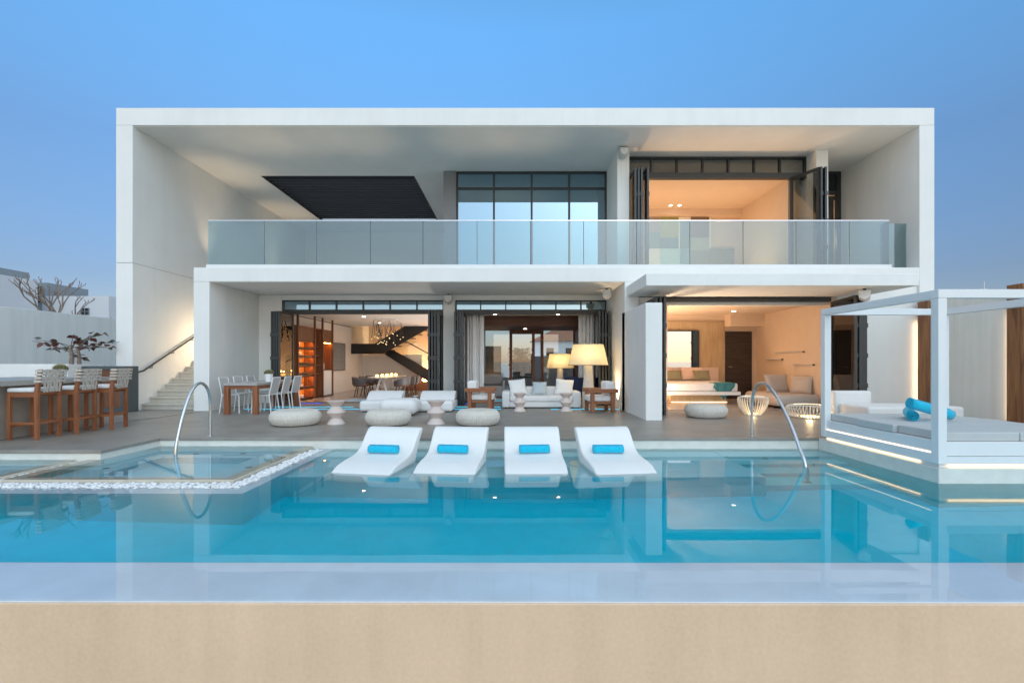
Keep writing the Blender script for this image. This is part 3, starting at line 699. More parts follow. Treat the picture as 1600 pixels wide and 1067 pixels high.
dh = obj('dark_outbuilding', bx(-3.6, -1.75, 27, 30, -.06, 3.1), 'bldgrey'); tag(dh, 'dark grey outbuilding at the left of the rear window', 'building')
vh = thing('tiled_house', 'cream house with a red tiled hip roof far behind the villa', 'house', (6, 62, -.06))
obj('wall', bx(2.6, 9.5, 60, 66, -.05, 3.8), 'bldblue', vh, world=True)
obj('roof', MB().add([(2.1, 59.5, 3.8), (10, 59.5, 3.8), (10, 66.5, 3.8), (2.1, 66.5, 3.8), (5.2, 63, 5.4), (7.5, 63, 5.4)],
                     [(0, 1, 5, 4), (1, 2, 5), (2, 3, 4, 5), (3, 0, 4), (3, 2, 1, 0)]), 'rooftile', vh, world=True)
for x in (4.0, 6.4):
    w_ = obj('window', bx(x, x + .9, 59.93, 59.99, 1.3, 2.9), 'darkglass', vh, world=True)
    obj('sill', bx(x - .1, x + 1.0, 59.85, 59.99, 1.2, 1.29), 'bldblue', w_, world=True)

# ------------------------------------------------------------------ plants
def branchy(mb, p, d, r, L, depth, rnd, tips):
    q = p + d * L; mid = p + d * L * .5 + Vector((rnd.uniform(-.03, .03), rnd.uniform(-.03, .03), 0)) * L
    mb.tube([p, mid, q], [r, r * .9, r * .78], 6)
    if depth == 0: tips.append(q); return
    for k in range(2 + (rnd.random() < .35)):
        a = rnd.uniform(0, 6.28); sp = rnd.uniform(.35, .7)
        nd_ = (d + Vector((math.cos(a), math.sin(a), .25)) * sp).normalized()
        branchy(mb, q, nd_, r * .72, L * rnd.uniform(.6, .85), depth - 1, rnd, tips)
def bare_tree(label, x, y, h, depth, seed):
    rnd = random.Random(seed); t = thing('bare_tree', label, 'tree', (x, y, -.03), 0, 'bare trees behind the left wall')
    mb = MB(); top = Vector((.1, 0, h * .56)); mb.tube([(0, 0, 0), (.03, .02, h * .2), top], [.07, .055, .045], 8)
    obj('trunk', mb, 'bark2', t, smooth=True)
    br = MB(); tips = []
    for k in range(3):
        a = k * 2.1 + rnd.random(); branchy(br, top, Vector((math.cos(a) * .5, math.sin(a) * .5, .9)).normalized(), .032, h * .15, depth, rnd, tips)
    for q in tips: br.tube([q, q + Vector((rnd.uniform(-.06, .06), rnd.uniform(-.06, .06), .07))], [.012, .008], 5)
    obj('branches', br, 'bark2', t, smooth=True)
bare_tree('tallest bare tree rising above the left wall with forked grey branches', -15.0, 15.6, 4.3, 3, 11)
bare_tree('second bare tree just right of the tallest behind the left wall', -15.1, 16.2, 3.95, 3, 5)
bare_tree('short bare tree in front of the low white house', -15.0, 16.9, 3.3, 2, 21)
bare_tree('rightmost and smallest bare tree beside the small window', -15.0, 17.7, 3.15, 2, 9)

def leaf_mesh(name, L, W, m):
    mb = MB(); vs_ = []; n = 8
    for i in range(n + 1):
        t = i / n; w = W * (math.sin(math.pi * min(1, t * 1.02) ** .75) ** .8 if 0 < t < 1 else .02)
        z = -.10 * L * (t - .3) ** 2 * 3
        vs_ += [(-w, t * L, z + w * .18), (0, t * L, z), (w, t * L, z + w * .18)]
    fs = []
    for i in range(n):
        for k in (0, 1): fs.append((i * 3 + k, i * 3 + k + 1, i * 3 + k + 4, i * 3 + k + 3))
    me = mb.add(vs_, fs).mesh(name); me.materials.append(M[m])
    for p in me.polygons: p.use_smooth = True
    return me
def leafy_tree():
    rnd = random.Random(4); t = thing('leafy_tree', 'small tree with dark red round leaves in the white planter', 'tree', (-10.55, 11.7, 1.08))
    tr = MB()
    tr.tube([(-.10, 0, 0), (-.09, .01, .25), (-.12, .0, .48)], [.05, .045, .035], 8); tr.tube([(.08, .02, 0), (.09, 0, .25), (.05, 0, .5)], [.045, .04, .03], 8)
    obj('trunk', tr, 'bark2', t, smooth=True)
    lr, lg = leaf_mesh('leaf_red', .16, .06, 'leafred'), leaf_mesh('leaf_olive', .16, .06, 'leafgreen')
    br = MB()
    for k in range(20):
        a = rnd.uniform(0, 6.28); h0 = rnd.uniform(.30, .52); ln = rnd.uniform(.3, .92); x0 = rnd.choice((-.11, .07))
        e = Vector((x0 + math.cos(a) * ln * 1.05, math.sin(a) * ln * .6, h0 + rnd.uniform(-.20, .38)))
        s = Vector((x0, 0, h0)); m_ = (s + e) / 2 + Vector((0, 0, .05)); br.tube([s, m_, e], [.012, .009, .005], 5)
        for j in range(4):
            f = rnd.uniform(.4, 1.05); p = s * (1 - f) + e * f + Vector((0, 0, .03))
            o = obj('leaf', rnd.choice((lr, lr, lg)), None, t); o.location = p
            o.rotation_euler = (rnd.uniform(-.9, .5), rnd.uniform(-.8, .8), rnd.uniform(0, 6.28)); sc = rnd.uniform(.65, 1.1); o.scale = (sc, sc, sc)
    obj('branches', br, 'bark', t, smooth=True)
leafy_tree()
def shrub(label, x, y, h, w, n, seed):
    rnd = random.Random(seed); t = thing('shrub', label, 'shrub', (x, y, -.05))
    mb = MB(); lf = MB()
    for k in range(9):
        a = rnd.uniform(0, 6.28); e = Vector((math.cos(a) * w * .4, math.sin(a) * w * .4, h * rnd.uniform(.6, .95)))
        mb.tube([(0, 0, 0), e * .5 + Vector((0, 0, .1)), e], [.04, .025, .01], 5)
    for k in range(n):
        p = Vector((rnd.gauss(0, w * .28), rnd.gauss(0, w * .28), h * rnd.uniform(.45, 1.05))); s = rnd.uniform(.04, .09)
        u = Vector((rnd.uniform(-1, 1), rnd.uniform(-1, 1), rnd.uniform(-1, 1))).normalized() * s; v_ = u.orthogonal().normalized() * s * .5
        lf.add([p - u, p + v_, p + u, p - v_], [(0, 1, 2, 3)])
    obj('stems', mb, 'bark', t); obj('foliage', lf, 'shrub', t)
shrub('loose grey-green shrub behind the dark gate seen through the rear door', .35, 26.0, 1.9, 1.0, 900, 2)

def cactus_pot(label, loc, r=.085, h=.17):
    t = thing('potted_cactus', label, 'plant', loc)
    obj('pot', MB().lathe([(r * .75, 0), (r * .98, h), (r * .9, h), (r * .86, h - .02), (0, h - .02)], 28), 'plasticw', t, smooth=True, ang=50)
    b = obj('cactus', MB().lathe([(0, 0)] + [(r * 1.02 * math.cos(q), r * .75 * math.sin(q) + .04) for q in [i * math.pi / 20 - .3 for i in range(12)]] + [(0, r * .75 + .04)], 72, (0, 0, h - .03),
        mod=lambda a, rr, z: 1 + .09 * math.cos(a * 14)), 'cactus', t, smooth=True, ang=180)
    sp = MB(); rnd = random.Random(1)
    for i in range(14):
        for j in range(7):
            a = 2 * math.pi * i / 14; q = .1 + j * .2
            n_ = Vector((math.cos(a) * math.cos(q), math.sin(a) * math.cos(q), math.sin(q))); p = Vector((n_.x * r * 1.08, n_.y * r * 1.08, n_.z * r * .78 + h + .01))
            for k in range(3):
                d = (n_ + Vector((rnd.uniform(-.7, .7), rnd.uniform(-.7, .7), rnd.uniform(-.3, .7)))).normalized() * .028
                w = d.orthogonal().normalized() * .0016; sp.add([p - w, p + w, p + d], [(0, 1, 2)])
    obj('spines', sp, 'spine', b)
    return t
cactus_pot('round cactus in a white pot on the bar counter', (-8.22, 8.82, .92), .10, .16)
cactus_pot('round cactus in a white pot on the outdoor dining table', (-6.12, 12.15, .725), .10, .20)

# ------------------------------------------------------------------ bar corner
ba = thing('bar_counter', 'concrete bar counter with thick top behind the stools', 'bar', (-8.5, 8.4, 0))
obj('base', bx(-9.6, -7.98, 6.75, 9.42, .002, .838), 'concrete_bar', ba, world=True, bevel=.006)
obj('counter_top', bx(-9.7, -7.86, 6.72, 9.50, .84, .925), 'concrete_top', ba, world=True, bevel=.006)
ca = thing('outdoor_cabinet', 'slate framed outdoor cabinet with wooden door at the stair foot', 'cabinet', (-9.8, 11.7, 0))
obj('frame', MB().box(-10.27, -9.26, 11.55, 12.0, 1.03, 1.11).box(-9.33, -9.26, 11.55, 12.0, .002, 1.029).box(-10.27, -10.20, 11.55, 12.0, .002, 1.029)
    .box(-10.199, -9.331, 11.56, 11.99, .002, .12), 'slate', ca, world=True, bevel=.004)
for i in range(5): obj('door_board', bx(-10.198 + i * .1733, -10.198 + (i + 1) * .1733 - .004, 11.58, 11.62, .122, 1.028), 'darkwoodz', ca, world=True)
obj('handle', bx(-9.46, -9.43, 11.55, 11.575, .55, .75), 'dark', ca, world=True)

def strap(p0, p1, w, nrm, amp, n, ph):
    """woven strap: a thin band that goes over and under its crossings"""
    a, b = Vector(p0), Vector(p1); t = (b - a).normalized(); nrm = Vector(nrm).normalized(); s = t.cross(nrm) * w / 2; mb = MB(); vs_ = []
    K = n * 4
    for i in range(K + 1):
        f = i / K; p = a + (b - a) * f + nrm * amp * math.sin(math.pi * (f * n + ph))
        for (si, ni) in ((-1, -1), (1, -1), (1, 1), (-1, 1)): vs_.append(p + s * si + nrm * ni * .0015)
    fs = [(0, 1, 2, 3), (K * 4 + 3, K * 4 + 2, K * 4 + 1, K * 4)]
    for i in range(K):
        for k in range(4): fs.append((i * 4 + k, i * 4 + (k + 1) % 4, i * 4 + 4 + (k + 1) % 4, i * 4 + 4 + k))
    return mb.add(vs_, fs)
def bar_stool(label, loc, rz):
    # faces -x; origin at floor under the seat centre
    t = thing('bar_stool', label, 'stool', loc, rz, 'bar stools along the counter')
    D, W, S = .46, .44, .74
    for sy in (-1, 1):
        y = sy * (W / 2 - .025)
        obj('leg', bx(-D / 2, -D / 2 + .05, y - .025, y + .025, 0, S), 'teak', t, bevel=.005)
        obj('rear_leg', MB().prism([(D / 2 - .055, 0), (D / 2, 0), (D / 2, S), (D / 2 + .045, 1.10), (D / 2, 1.10), (D / 2 - .055, S)], y - .025, y + .025, 'y'), 'teak', t, bevel=.005)
        obj('side_rail', bx(-D / 2 + .051, D / 2 - .056, y - .018, y + .018, S - .075, S - .004), 'teakx', t, bevel=.003)
        obj('footrest', bx(-D / 2 + .051, D / 2 - .056, y - .016, y + .016, .235, .275), 'teakx', t, bevel=.003)
    for (x, z, m_) in ((-D / 2 + .025, .19, 'teaky'), (D / 2 - .028, .24, 'teaky'), (-D / 2 + .025, S - .045, 'teaky'), (D / 2 - .028, S - .045, 'teaky')):
        obj('cross_rail', bx(x - .018, x + .018, -W / 2 + .051, W / 2 - .051, z, z + .04), m_, t, bevel=.003)
    obj('top_rail', bx(D / 2 + .004, D / 2 + .038, -W / 2 + .051, W / 2 - .051, 1.05, 1.085), 'teaky', t, bevel=.003)
    obj('seat_cushion', bx(-D / 2 - .01, D / 2 - .06, -W / 2 + .01, W / 2 - .01, S + .002, S + .065), 'cushion', t, bevel=.022, seg=3)
    nx = Vector((1, 0, -.125))
    def back(z): return D / 2 - .012 + (z - S) * .125 + .008
    for i in range(6):
        y = -W / 2 + .085 + i * (W - .17) / 5
        obj('webbing_strap', strap((back(.74) + .03, y, .74), (back(1.10) + .03, y, 1.10), .040, (1, 0, -.125), .003, 5, i % 2), 'strap', t, smooth=True)
    for i in range(4):
        z = .912 + i * .054
        sm = strap((back(z) + .034, -W / 2 - .006, z), (back(z) + .034, W / 2 + .006, z), .036, (1, 0, -.125), .005, 6, i % 2)
        for sy in (-1, 1): sm.box(back(z) - .062, back(z) + .036, sy * (W / 2 + .0045) - .0018, sy * (W / 2 + .0045) + .0018, z - .018, z + .018)
        sm.box(back(z) - .066, back(z) - .062, -W / 2 - .006, W / 2 + .006, z - .018, z + .018)
        obj('webbing_strap', sm, 'strap', t, smooth=True)
    return t
st1 = bar_stool('bar stool with woven strap back nearest the pool, leftmost of three', (-7.66, 7.78, 0), R(3))
again(st1, 'middle bar stool of the three with woven strap backs', (-7.58, 8.37, 0), R(4))
again(st1, 'bar stool with woven strap back nearest the stair, third in the row', (-7.46, 8.91, 0), R(8))

# ------------------------------------------------------------------ pool furniture
def lounger(label, loc, rz, group='pool loungers on the shelf'):
    # local y runs from foot (0) to head; z = 0 is the shelf
    prof = [(0, 0), (.0, .03), (.05, .13), (.12, .20), (.20, .245), (.34, .305), (.52, .335), (.70, .35), (.84, .375), (.95, .43), (1.04, .51), (1.13, .60), (1.20, .66), (1.27, .685), (1.33, .68),
            (1.35, .65), (1.33, .62), (1.25, .53), (1.18, .44), (1.11, .34), (1.05, .22), (1.02, .10), (1.00, .0)]
    W = .80; t = obj('pool_lounger', MB().prism(prof, -W / 2, W / 2, 'x'), 'lounger', bevel=.035, seg=4, ang=75)
    t.location = loc; t.rotation_euler = (0, 0, rz)
    t.modifiers['bevel'].angle_limit = R(60)
    return tag(t, label, 'lounger', group)
def towel_mb(L, r, turns=3.2):
    mb = MB(); th = .012; N = 90; outer = []; inner = []
    for i in range(N + 1):
        f = i / N; a = f * turns * 2 * math.pi; rr = .012 + (r - .012) * f
        outer.append((rr * math.cos(a), rr * math.sin(a))); inner.append(((rr - th * .8) * math.cos(a), (rr - th * .8) * math.sin(a)))
    segs = 8; vs_ = []
    for j in range(segs + 1):
        x = -L / 2 + L * j / segs; k = 1 + .02 * math.sin(j * 2.3)
        vs_ += [(x, p[0] * k, p[1] * k) for p in outer] + [(x, p[0] * k, p[1] * k) for p in inner]
    n = N + 1; row = 2 * n; fs = []
    for j in range(segs):
        a, b = j * row, (j + 1) * row
        for i in range(N):
            fs.append((a + i, a + i + 1, b + i + 1, b + i)); fs.append((a + n + i + 1, a + n + i, b + n + i, b + n + i + 1))
        fs.append((a + N, a + n + N, b + n + N, b + N))
    for j in (0, segs):
        a = j * row; fs += [(a + i, a + i + 1, a + n + i + 1, a + n + i) for i in range(N)]
    return mb.add(vs_, fs)
towel_me = towel_mb(.42, .062).mesh('towel_roll'); towel_me.materials.append(M['towel'])
for p in towel_me.polygons: p.use_smooth = True
def towel(label, loc, rz, ry=0, group=None, me=None):
    o = obj('towel_roll', me or towel_me, None); o.location = loc; o.rotation_euler = (0, ry, rz); return tag(o, label, 'towel', group)
LG = (('leftmost of the four white pool loungers on the shelf', -1.96, R(-10), 'first from the left'),
      ('white pool lounger second from the left on the shelf', -.90, R(-6), 'second from the left'),
      ('white pool lounger second from the right on the shelf', .29, R(1.5), 'second from the right'),
      ('rightmost of the four white pool loungers on the shelf', 1.44, R(7), 'first from the right'))
tj = {'first from the left': (.02, R(3)), 'second from the left': (-.03, R(-2)), 'second from the right': (.015, R(4)), 'first from the right': (-.04, R(-5))}
for lab, x, rz, w in LG:
    lounger(lab, (x, 5.88, -.42), rz)
    c, s = math.cos(rz), math.sin(rz); q = .83
    towel('turquoise rolled towel on the pool lounger %s' % w, (x - s * q + tj[w][0], 5.88 + c * q, -.42 + .375 + .062), rz + tj[w][1], 0, 'rolled towels on the loungers')

def handrail(label, loc, pts, foot):
    t = thing('pool_handrail', label, 'handrail', loc)
    # smooth the path
    P = [Vector(p) for p in pts]; out = []
    for i in range(len(P) - 1):
        p0, p1, p2, p3 = P[max(i - 1, 0)], P[i], P[i + 1], P[min(i + 2, len(P) - 1)]
        for k in range(8):
            f = k / 8; out.append(.5 * ((2 * p1) + (p2 - p0) * f + (2 * p0 - 5 * p1 + 4 * p2 - p3) * f * f + (3 * p1 - p0 - 3 * p2 + p3) * f ** 3))
    out.append(P[-1])
    obj('rail', MB().tube(out, .0235, 16), 'steel', t, smooth=True)
    for p in (pts[0], pts[-1]): obj('flange', MB().lathe([(.055, 0), (.055, .008), (.03, .014), (0, .014)], 24, p), 'steel', t, smooth=True)
    return t
handrail('curved steel handrail at the spa on the left', (-4.98, 7.98, 0),
         [(0, 0, .001), (0, 0, .3), (0, -.005, .58), (0, -.06, .76), (0, -.19, .865), (0, -.34, .86), (0, -.50, .72), (0, -.66, .42), (0, -.78, .08), (0, -.82, -.12), (0, -.83, -.519)], -.52)
handrail('curved steel handrail at the pool steps on the right', (3.89, 7.95, 0),
         [(0, 0, .001), (0, 0, .3), (0, -.01, .58), (0, -.10, .78), (0, -.28, .88), (0, -.50, .85), (0, -.78, .68), (0, -1.08, .38), (0, -1.32, .05), (0, -1.48, -.25), (0, -1.50, -1.05)], -1.0)

# ------------------------------------------------------------------ daybed on its plinth
db = thing('canopy_daybed', 'white framed canopy daybed on a stone plinth by the pool', 'daybed', (5.9, 6.6, 0))
X0, X1, Y0, Y1 = 4.87, 6.82, 5.58, 7.72
def dbp(n, mb, m, par=db, **k): return obj(n, mb, m, par, world=True, **k)
dbp('plinth', bx(X0 + .015, X1, Y0 + .01, 7.80, -1.4, -.005), 'plaster', bevel=.01)
for (x, y) in ((X0, Y0), (X1 - .1, Y0), (X0, Y1 - .1), (X1 - .1, Y1 - .1)):
    dbp('post', bx(x, x + .1, y, y + .1, .045, 1.95), 'white_metal', bevel=.004)
T0, T1 = 1.952, 2.05
dbp('beam', bx(X0, X1, Y0, Y0 + .1, T0, T1), 'white_metal', bevel=.004)
dbp('beam', bx(X0, X1, Y1 - .1, Y1, T0, T1), 'white_metal', bevel=.004)
dbp('beam', bx(X0, X0 + .1, Y0 + .101, Y1 - .101, T0, T1), 'white_metal', bevel=.004)
dbp('beam', bx(X1 - .1, X1, Y0 + .101, Y1 - .101, T0, T1), 'white_metal', bevel=.004)
dbp('base_panel', bx(X0 + .101, X1 - .101, Y0 + .012, Y0 + .05, .135, .30), 'white_metal', bevel=.003)
dbp('base_panel', bx(X0 + .101, X1 - .101, Y0 + .008, Y0 + .05, .045, .130), 'white_metal', bevel=.003)
dbp('base_panel', bx(X0 + .012, X0 + .05, Y0 + .101, Y1 - .101, .045, .150), 'white_metal', bevel=.003)
dbp('base_panel', bx(X0 + .035, X0 + .06, Y0 + .101, Y1 - .101, .172, .30), 'white_metal', bevel=.003)
dbp('light_strip', bx(X0 + .03, X0 + .05, Y0 + .102, Y1 - .102, .154, .163), 'led_white')
dbp('base_panel', bx(X1 - .05, X1 - .012, Y0 + .101, Y1 - .101, .045, .30), 'white_metal')
dbp('base_panel', bx(X0 + .101, X1 - .101, Y1 - .05, Y1 - .012, .045, .30), 'white_metal')
dbp('platform', bx(X0 + .062, X1 - .055, Y0 + .055, Y1 - .055, .05, .298), 'white_metal')
dbp('light_strip', bx(X0 + .14, X1 - .05, Y0 + .022, Y0 + .035, .008, .030), 'led_warm')
dbp('light_strip', bx(X0 + .03, X0 + .042, Y0 + .3, Y1 - .1, .010, .023), 'led_warm')
dbp('bed_foot', bx(X0 + .05, X1 - .05, Y0 + .05, Y1 - .05, -.004, .049), 'white_metal')
dy = (Y1 - Y0 - .06) / 3; dx = (X1 - X0 - .08) / 2
for i in range(3):
    for j in range(2):
        dbp('cushion', bx(X0 + .04 + j * dx + .004 + (.062 if (i in (0, 2) and j == 0) else 0), X0 + .04 + (j + 1) * dx - .004 - (.062 if (i in (0, 2) and j == 1) else 0),
                          Y0 + .03 + i * dy + .004, Y0 + .03 + (i + 1) * dy - .004, .302, .405), 'greycush', bevel=.014, seg=3)
big_me = towel_mb(.60, .082).mesh('towel_roll'); big_me.materials.append(M['towel'])
for p in big_me.polygons: p.use_smooth = True
towel('turquoise towel roll lying with its spiral end forward on the daybed', (5.62, 6.88, .405 + .078), R(55), 0, 'rolled towels on the daybed', big_me)
towel('turquoise towel roll leaning across the other roll on the daybed', (5.74, 6.70, .405 + .165), R(0), R(16), 'rolled towels on the daybed', big_me)

# ------------------------------------------------------------------ terrace furniture
def pouf(label, loc, r=.45, h=.29):
    rib = lambda a, rr, z: 1 + .026 * abs(math.sin(a * 32)) ** .6 - .016
    prof = [(0, 0), (r * .72, 0), (r * .86, .018), (r * .96, h * .28), (r, h * .5), (r * .97, h * .72), (r * .86, h * .93), (r * .72, h), (r * .5, h * .975), (r * .25, h * .95), (0, h * .945)]
    dense = []
    for i in range(len(prof) - 1):
        for k in range(3): f = k / 3; dense.append((prof[i][0] * (1 - f) + prof[i + 1][0] * f, prof[i][1] * (1 - f) + prof[i + 1][1] * f))
    dense.append(prof[-1])
    o = obj('woven_pouf', MB().lathe(dense, 256, (0, 0, 0), rib), 'rope', smooth=True, ang=180); o.location = loc
    return tag(o, label, 'pouf', 'round ribbed poufs')
pouf('cream ribbed round pouf leftmost, beside the dining table', (-4.24, 9.45, .001), .47)
pouf('cream ribbed round pouf in front of the low white pouf', (-2.44, 9.45, .001), .435)
pouf('cream ribbed round pouf before the left wooden armchair', (-.70, 9.47, .001), .43)
pouf('pale ribbed round pouf in front of the bedroom', (4.24, 10.75, .001), .45)

def bobbin(label, loc, r=.175, h=.455):
    a = h / 4; prof = [(0, 0), (r, 0), (r, .008), (r * .55, a - .004), (r * .55, a + .004), (r, 2 * a - .006), (r, 2 * a + .006), (r * .55, 3 * a - .004), (r * .55, 3 * a + .004), (r, h - .01), (r, h), (0, h)]
    o = obj('side_table', MB().lathe(prof, 48), 'bobbin', smooth=True, ang=25); o.location = loc
    return tag(o, label, 'side table', 'zigzag side tables')
bobbin('pinkish zigzag side table right of the leftmost pouf', (-3.49, 9.55, .001))
bobbin('pinkish zigzag side table in front of the right low lounge seat', (-1.53, 9.55, .001))
bobbin('zigzag side table before the left end of the white sofa', (.14, 12.0, .001), .155, .44)
bobbin('zigzag side table before the right end of the white sofa', (1.29, 12.0, .001), .155, .44)

def lounge_seat(label, loc, rz=0):
    t = thing('low_lounge_seat', label, 'lounge chair', loc, rz, 'low white lounge seats')
    obj('seat', bx(-.46, .46, -.45, .55, .02, .27), 'cushion', t, bevel=.07, seg=5)
    obj('backrest', MB().prism([(.0, .25), (.12, .26), (.52, .27), (.55, .46), (.42, .47), (.26, .43)], -.44, .44, 'x'), 'cushion', t, bevel=.05, seg=4)
    obj('foot', bx(-.40, .40, -.38, .48, 0, .019), 'dark', t)
    return t
ls = lounge_seat('low white lounge seat left of the smooth white pouf', (-3.27, 12.15, .001))
again(ls, 'low white lounge seat right of the smooth white pouf', (-1.93, 12.15, .001))
sp_ = thing('smooth_pouf', 'smooth white rounded pouf between the two low lounge seats', 'pouf', (-2.60, 11.2, .001))
obj('cushion', bx(-.42, .42, -.40, .40, .03, .37), 'cushion', sp_, bevel=.15, seg=8)
obj('foot', bx(-.24, .24, -.22, .22, 0, .04), 'dark', sp_)
gt_ = thing('low_green_table', 'small dark green table behind the smooth white pouf', 'side table', (-2.58, 12.75, .001))
obj('table_top', bx(-.17, .17, -.17, .17, .24, .27), 'slate', gt_, bevel=.004); obj('body', bx(-.15, .15, -.15, .15, 0, .239), 'slate', gt_)
bw_ = obj('white_bowl', MB().lathe([(0, 0), (.05, 0), (.09, .05), (.085, .05), (.045, .012), (0, .012)], 24), 'plasticw', smooth=True); bw_.location = (-2.58, 12.75, .272); tag(bw_, 'small white bowl on the dark green table', 'bowl')

so = thing('white_sofa', 'white two-seat sofa in front of the living room', 'sofa', (.72, 13.1, .001))
obj('base', bx(-.83, .83, -.40, .45, .03, .17), 'cushion', so, bevel=.015); obj('seat_cushion', bx(-.825, .825, -.42, .22, .172, .32), 'cushion', so, bevel=.04, seg=4)
for sx in (-1, 1): obj('armrest', bx(sx * .93 - .10, sx * .93 + .10, -.42, .45, .02, .43), 'cushion', so, bevel=.03, seg=3)
obj('backrest', bx(-.828, .828, .22, .45, .172, .54), 'cushion', so, bevel=.05, seg=4)
obj('plinth', bx(-.98, .98, -.36, .40, 0, .029), 'dark', so)
def pillow(name, label, loc, w, h, m, rot, parent=None):
    mb = MB(); n = 12; vs_ = []
    for side in (1, -1):
        for i in range(n + 1):
            for j in range(n + 1):
                u, v_ = i / n * 2 - 1, j / n * 2 - 1
                d = ((1 - u ** 4) * (1 - v_ ** 4)) ** .55 * .07
                k = 1 - .06 * (1 - abs(u)) * abs(v_) ** 3; k2 = 1 - .06 * (1 - abs(v_)) * abs(u) ** 3
                vs_.append((u * w / 2 * k2, side * (d + .002), v_ * h / 2 * k))
    L = (n + 1) ** 2; fs = []
    for s in (0, 1):
        for i in range(n):
            for j in range(n): fs.append((s * L + i * (n + 1) + j, s * L + (i + 1) * (n + 1) + j, s * L + (i + 1) * (n + 1) + j + 1, s * L + i * (n + 1) + j + 1))
    o = obj(name, mb.add(vs_, fs), m, parent, smooth=True, ang=100); o.location = loc; o.rotation_euler = rot
    if label: tag(o, label, 'pillow')
    return o
pillow('throw_pillow', 'large white throw pillow at the left end of the sofa', (.10, 13.16, .53), .46, .44, 'cushion', (R(-18), R(-6), R(8)))
pillow('throw_pillow', 'pale blue throw pillow in the middle of the sofa', (.70, 13.18, .50), .38, .36, 'bluecush', (R(-18), 0, 0))
pillow('throw_pillow', 'large white throw pillow at the right end of the sofa', (1.36, 13.16, .53), .48, .44, 'cushion', (R(-18), R(5), R(-8)))

def wood_armchair(label, loc, rz):
    # faces +x
    t = thing('wooden_armchair', label, 'armchair', loc, rz, 'wooden armchairs by the sofa')
    for sy in (-1, 1):
        y = sy * .31
        for x in (-.24, .26): obj('leg', bx(x - .045, x + .045, y - .045, y + .045, 0, .465), 'teak', t, bevel=.006)
        obj('armrest', bx(-.36, .36, y - .06, y + .06, .466, .56), 'teakx', t, bevel=.008)
        obj('side_rail', bx(-.194, .214, y - .02, y + .02, .20, .255), 'teakx', t, bevel=.004)
    obj('back_rail', bx(-.36, -.27, -.249, .249, .466, .56), 'teaky', t, bevel=.008)
    obj('cross_rail', bx(.24, .28, -.264, .264, .19, .25), 'teaky', t, bevel=.004)
    obj('seat_cushion', bx(-.26, .33, -.26, .26, .257, .40), 'cushion', t, bevel=.035, seg=4)
    obj('back_cushion', bx(-.32, -.08, -.25, .25, .402, .74), 'cushion', t, bevel=.05, seg=4)
    return t
wa = wood_armchair('teak armchair with white cushions left of the sofa', (-.84, 12.4, .001), R(-4))
again(wa, 'teak armchair with white cushions under the large lamp', (2.12, 12.0, .001), R(184))

def floor_lamp(label, loc, s, power, lampr=.06):
    t = thing('floor_lamp', label, 'floor lamp', loc)
    n = 48
    obj('shade', MB().lathe([(.53 * s, 1.13 * s), (.52 * s, 1.14 * s), (.40 * s, 1.68 * s)], n), 'shade', t, smooth=True)
    me = t.children[0].data
    bm = bmesh.new(); bm.from_mesh(me); bmesh.ops.delete(bm, geom=[f for f in bm.faces if len(f.verts) > 4], context='FACES'); bm.to_mesh(me); bm.free()
    obj('top_diffuser', MB().lathe([(.395 * s, 1.655 * s), (.2 * s, 1.57 * s), (0, 1.56 * s)], n), 'shade', t, smooth=True)
    obj('shade_ring', MB().tube([(.53 * s * math.cos(a), .53 * s * math.sin(a), 1.13 * s) for a in [2 * math.pi * k / n for k in range(n)]], .008, 6, closed=True), 'teak', t, smooth=True)
    obj('stem', MB().lathe([(.20 * s, 0), (.20 * s, .02), (.13 * s, .7 * s), (.10 * s, 1.2 * s), (.07 * s, 1.45 * s), (0, 1.45 * s)], 32), 'rope', t, smooth=True)
    for k in range(3):
        a = 2.1 * k + .4
        lamp('lamp_bulb', 'POINT', (loc[0] + .22 * s * math.cos(a), loc[1] + .22 * s * math.sin(a), loc[2] + 1.36 * s), power / 3, (1, .74, .40), t, lampr)
    return t
floor_lamp('large glowing floor lamp with woven shade beside the right armchair', (1.98, 12.95, .001), 1.0, 11)
floor_lamp('smaller glowing floor lamp inside the living room', (1.55, 16.3, .009), .88, 11)

ch = thing('grey_armchair', 'grey upholstered armchair inside at the left of the living room', 'armchair', (-.75, 16.6, .009))
obj('seat', bx(-.36, .36, -.36, .36, .05, .40), 'greyfab', ch, bevel=.05, seg=3); obj('backrest', bx(-.36, .36, .20, .40, .401, .78), 'greyfab', ch, bevel=.08, seg=4)
for sx in (-1, 1): obj('armrest', bx(sx * .40 - .05, sx * .40 + .05, -.36, .40, .05, .58), 'greyfab', ch, bevel=.04, seg=3)
ch2 = thing('navy_armchair', 'navy blue round-backed armchair behind the white sofa', 'armchair', (1.95, 15.0, .009), R(150))
obj('shell', MB().lathe([(.34, .12), (.40, .35), (.42, .72), (.38, .73), (.35, .40), (0, .38), (0, .12)], 40, mod=None), 'navy', ch2, smooth=True, ang=40)
for k in range(4): obj('leg', MB().tube([(.25 * math.cos(k * 1.57 + .8), .25 * math.sin(k * 1.57 + .8), .13), (.30 * math.cos(k * 1.57 + .8), .30 * math.sin(k * 1.57 + .8), 0)], .015, 8), 'dark', ch2)

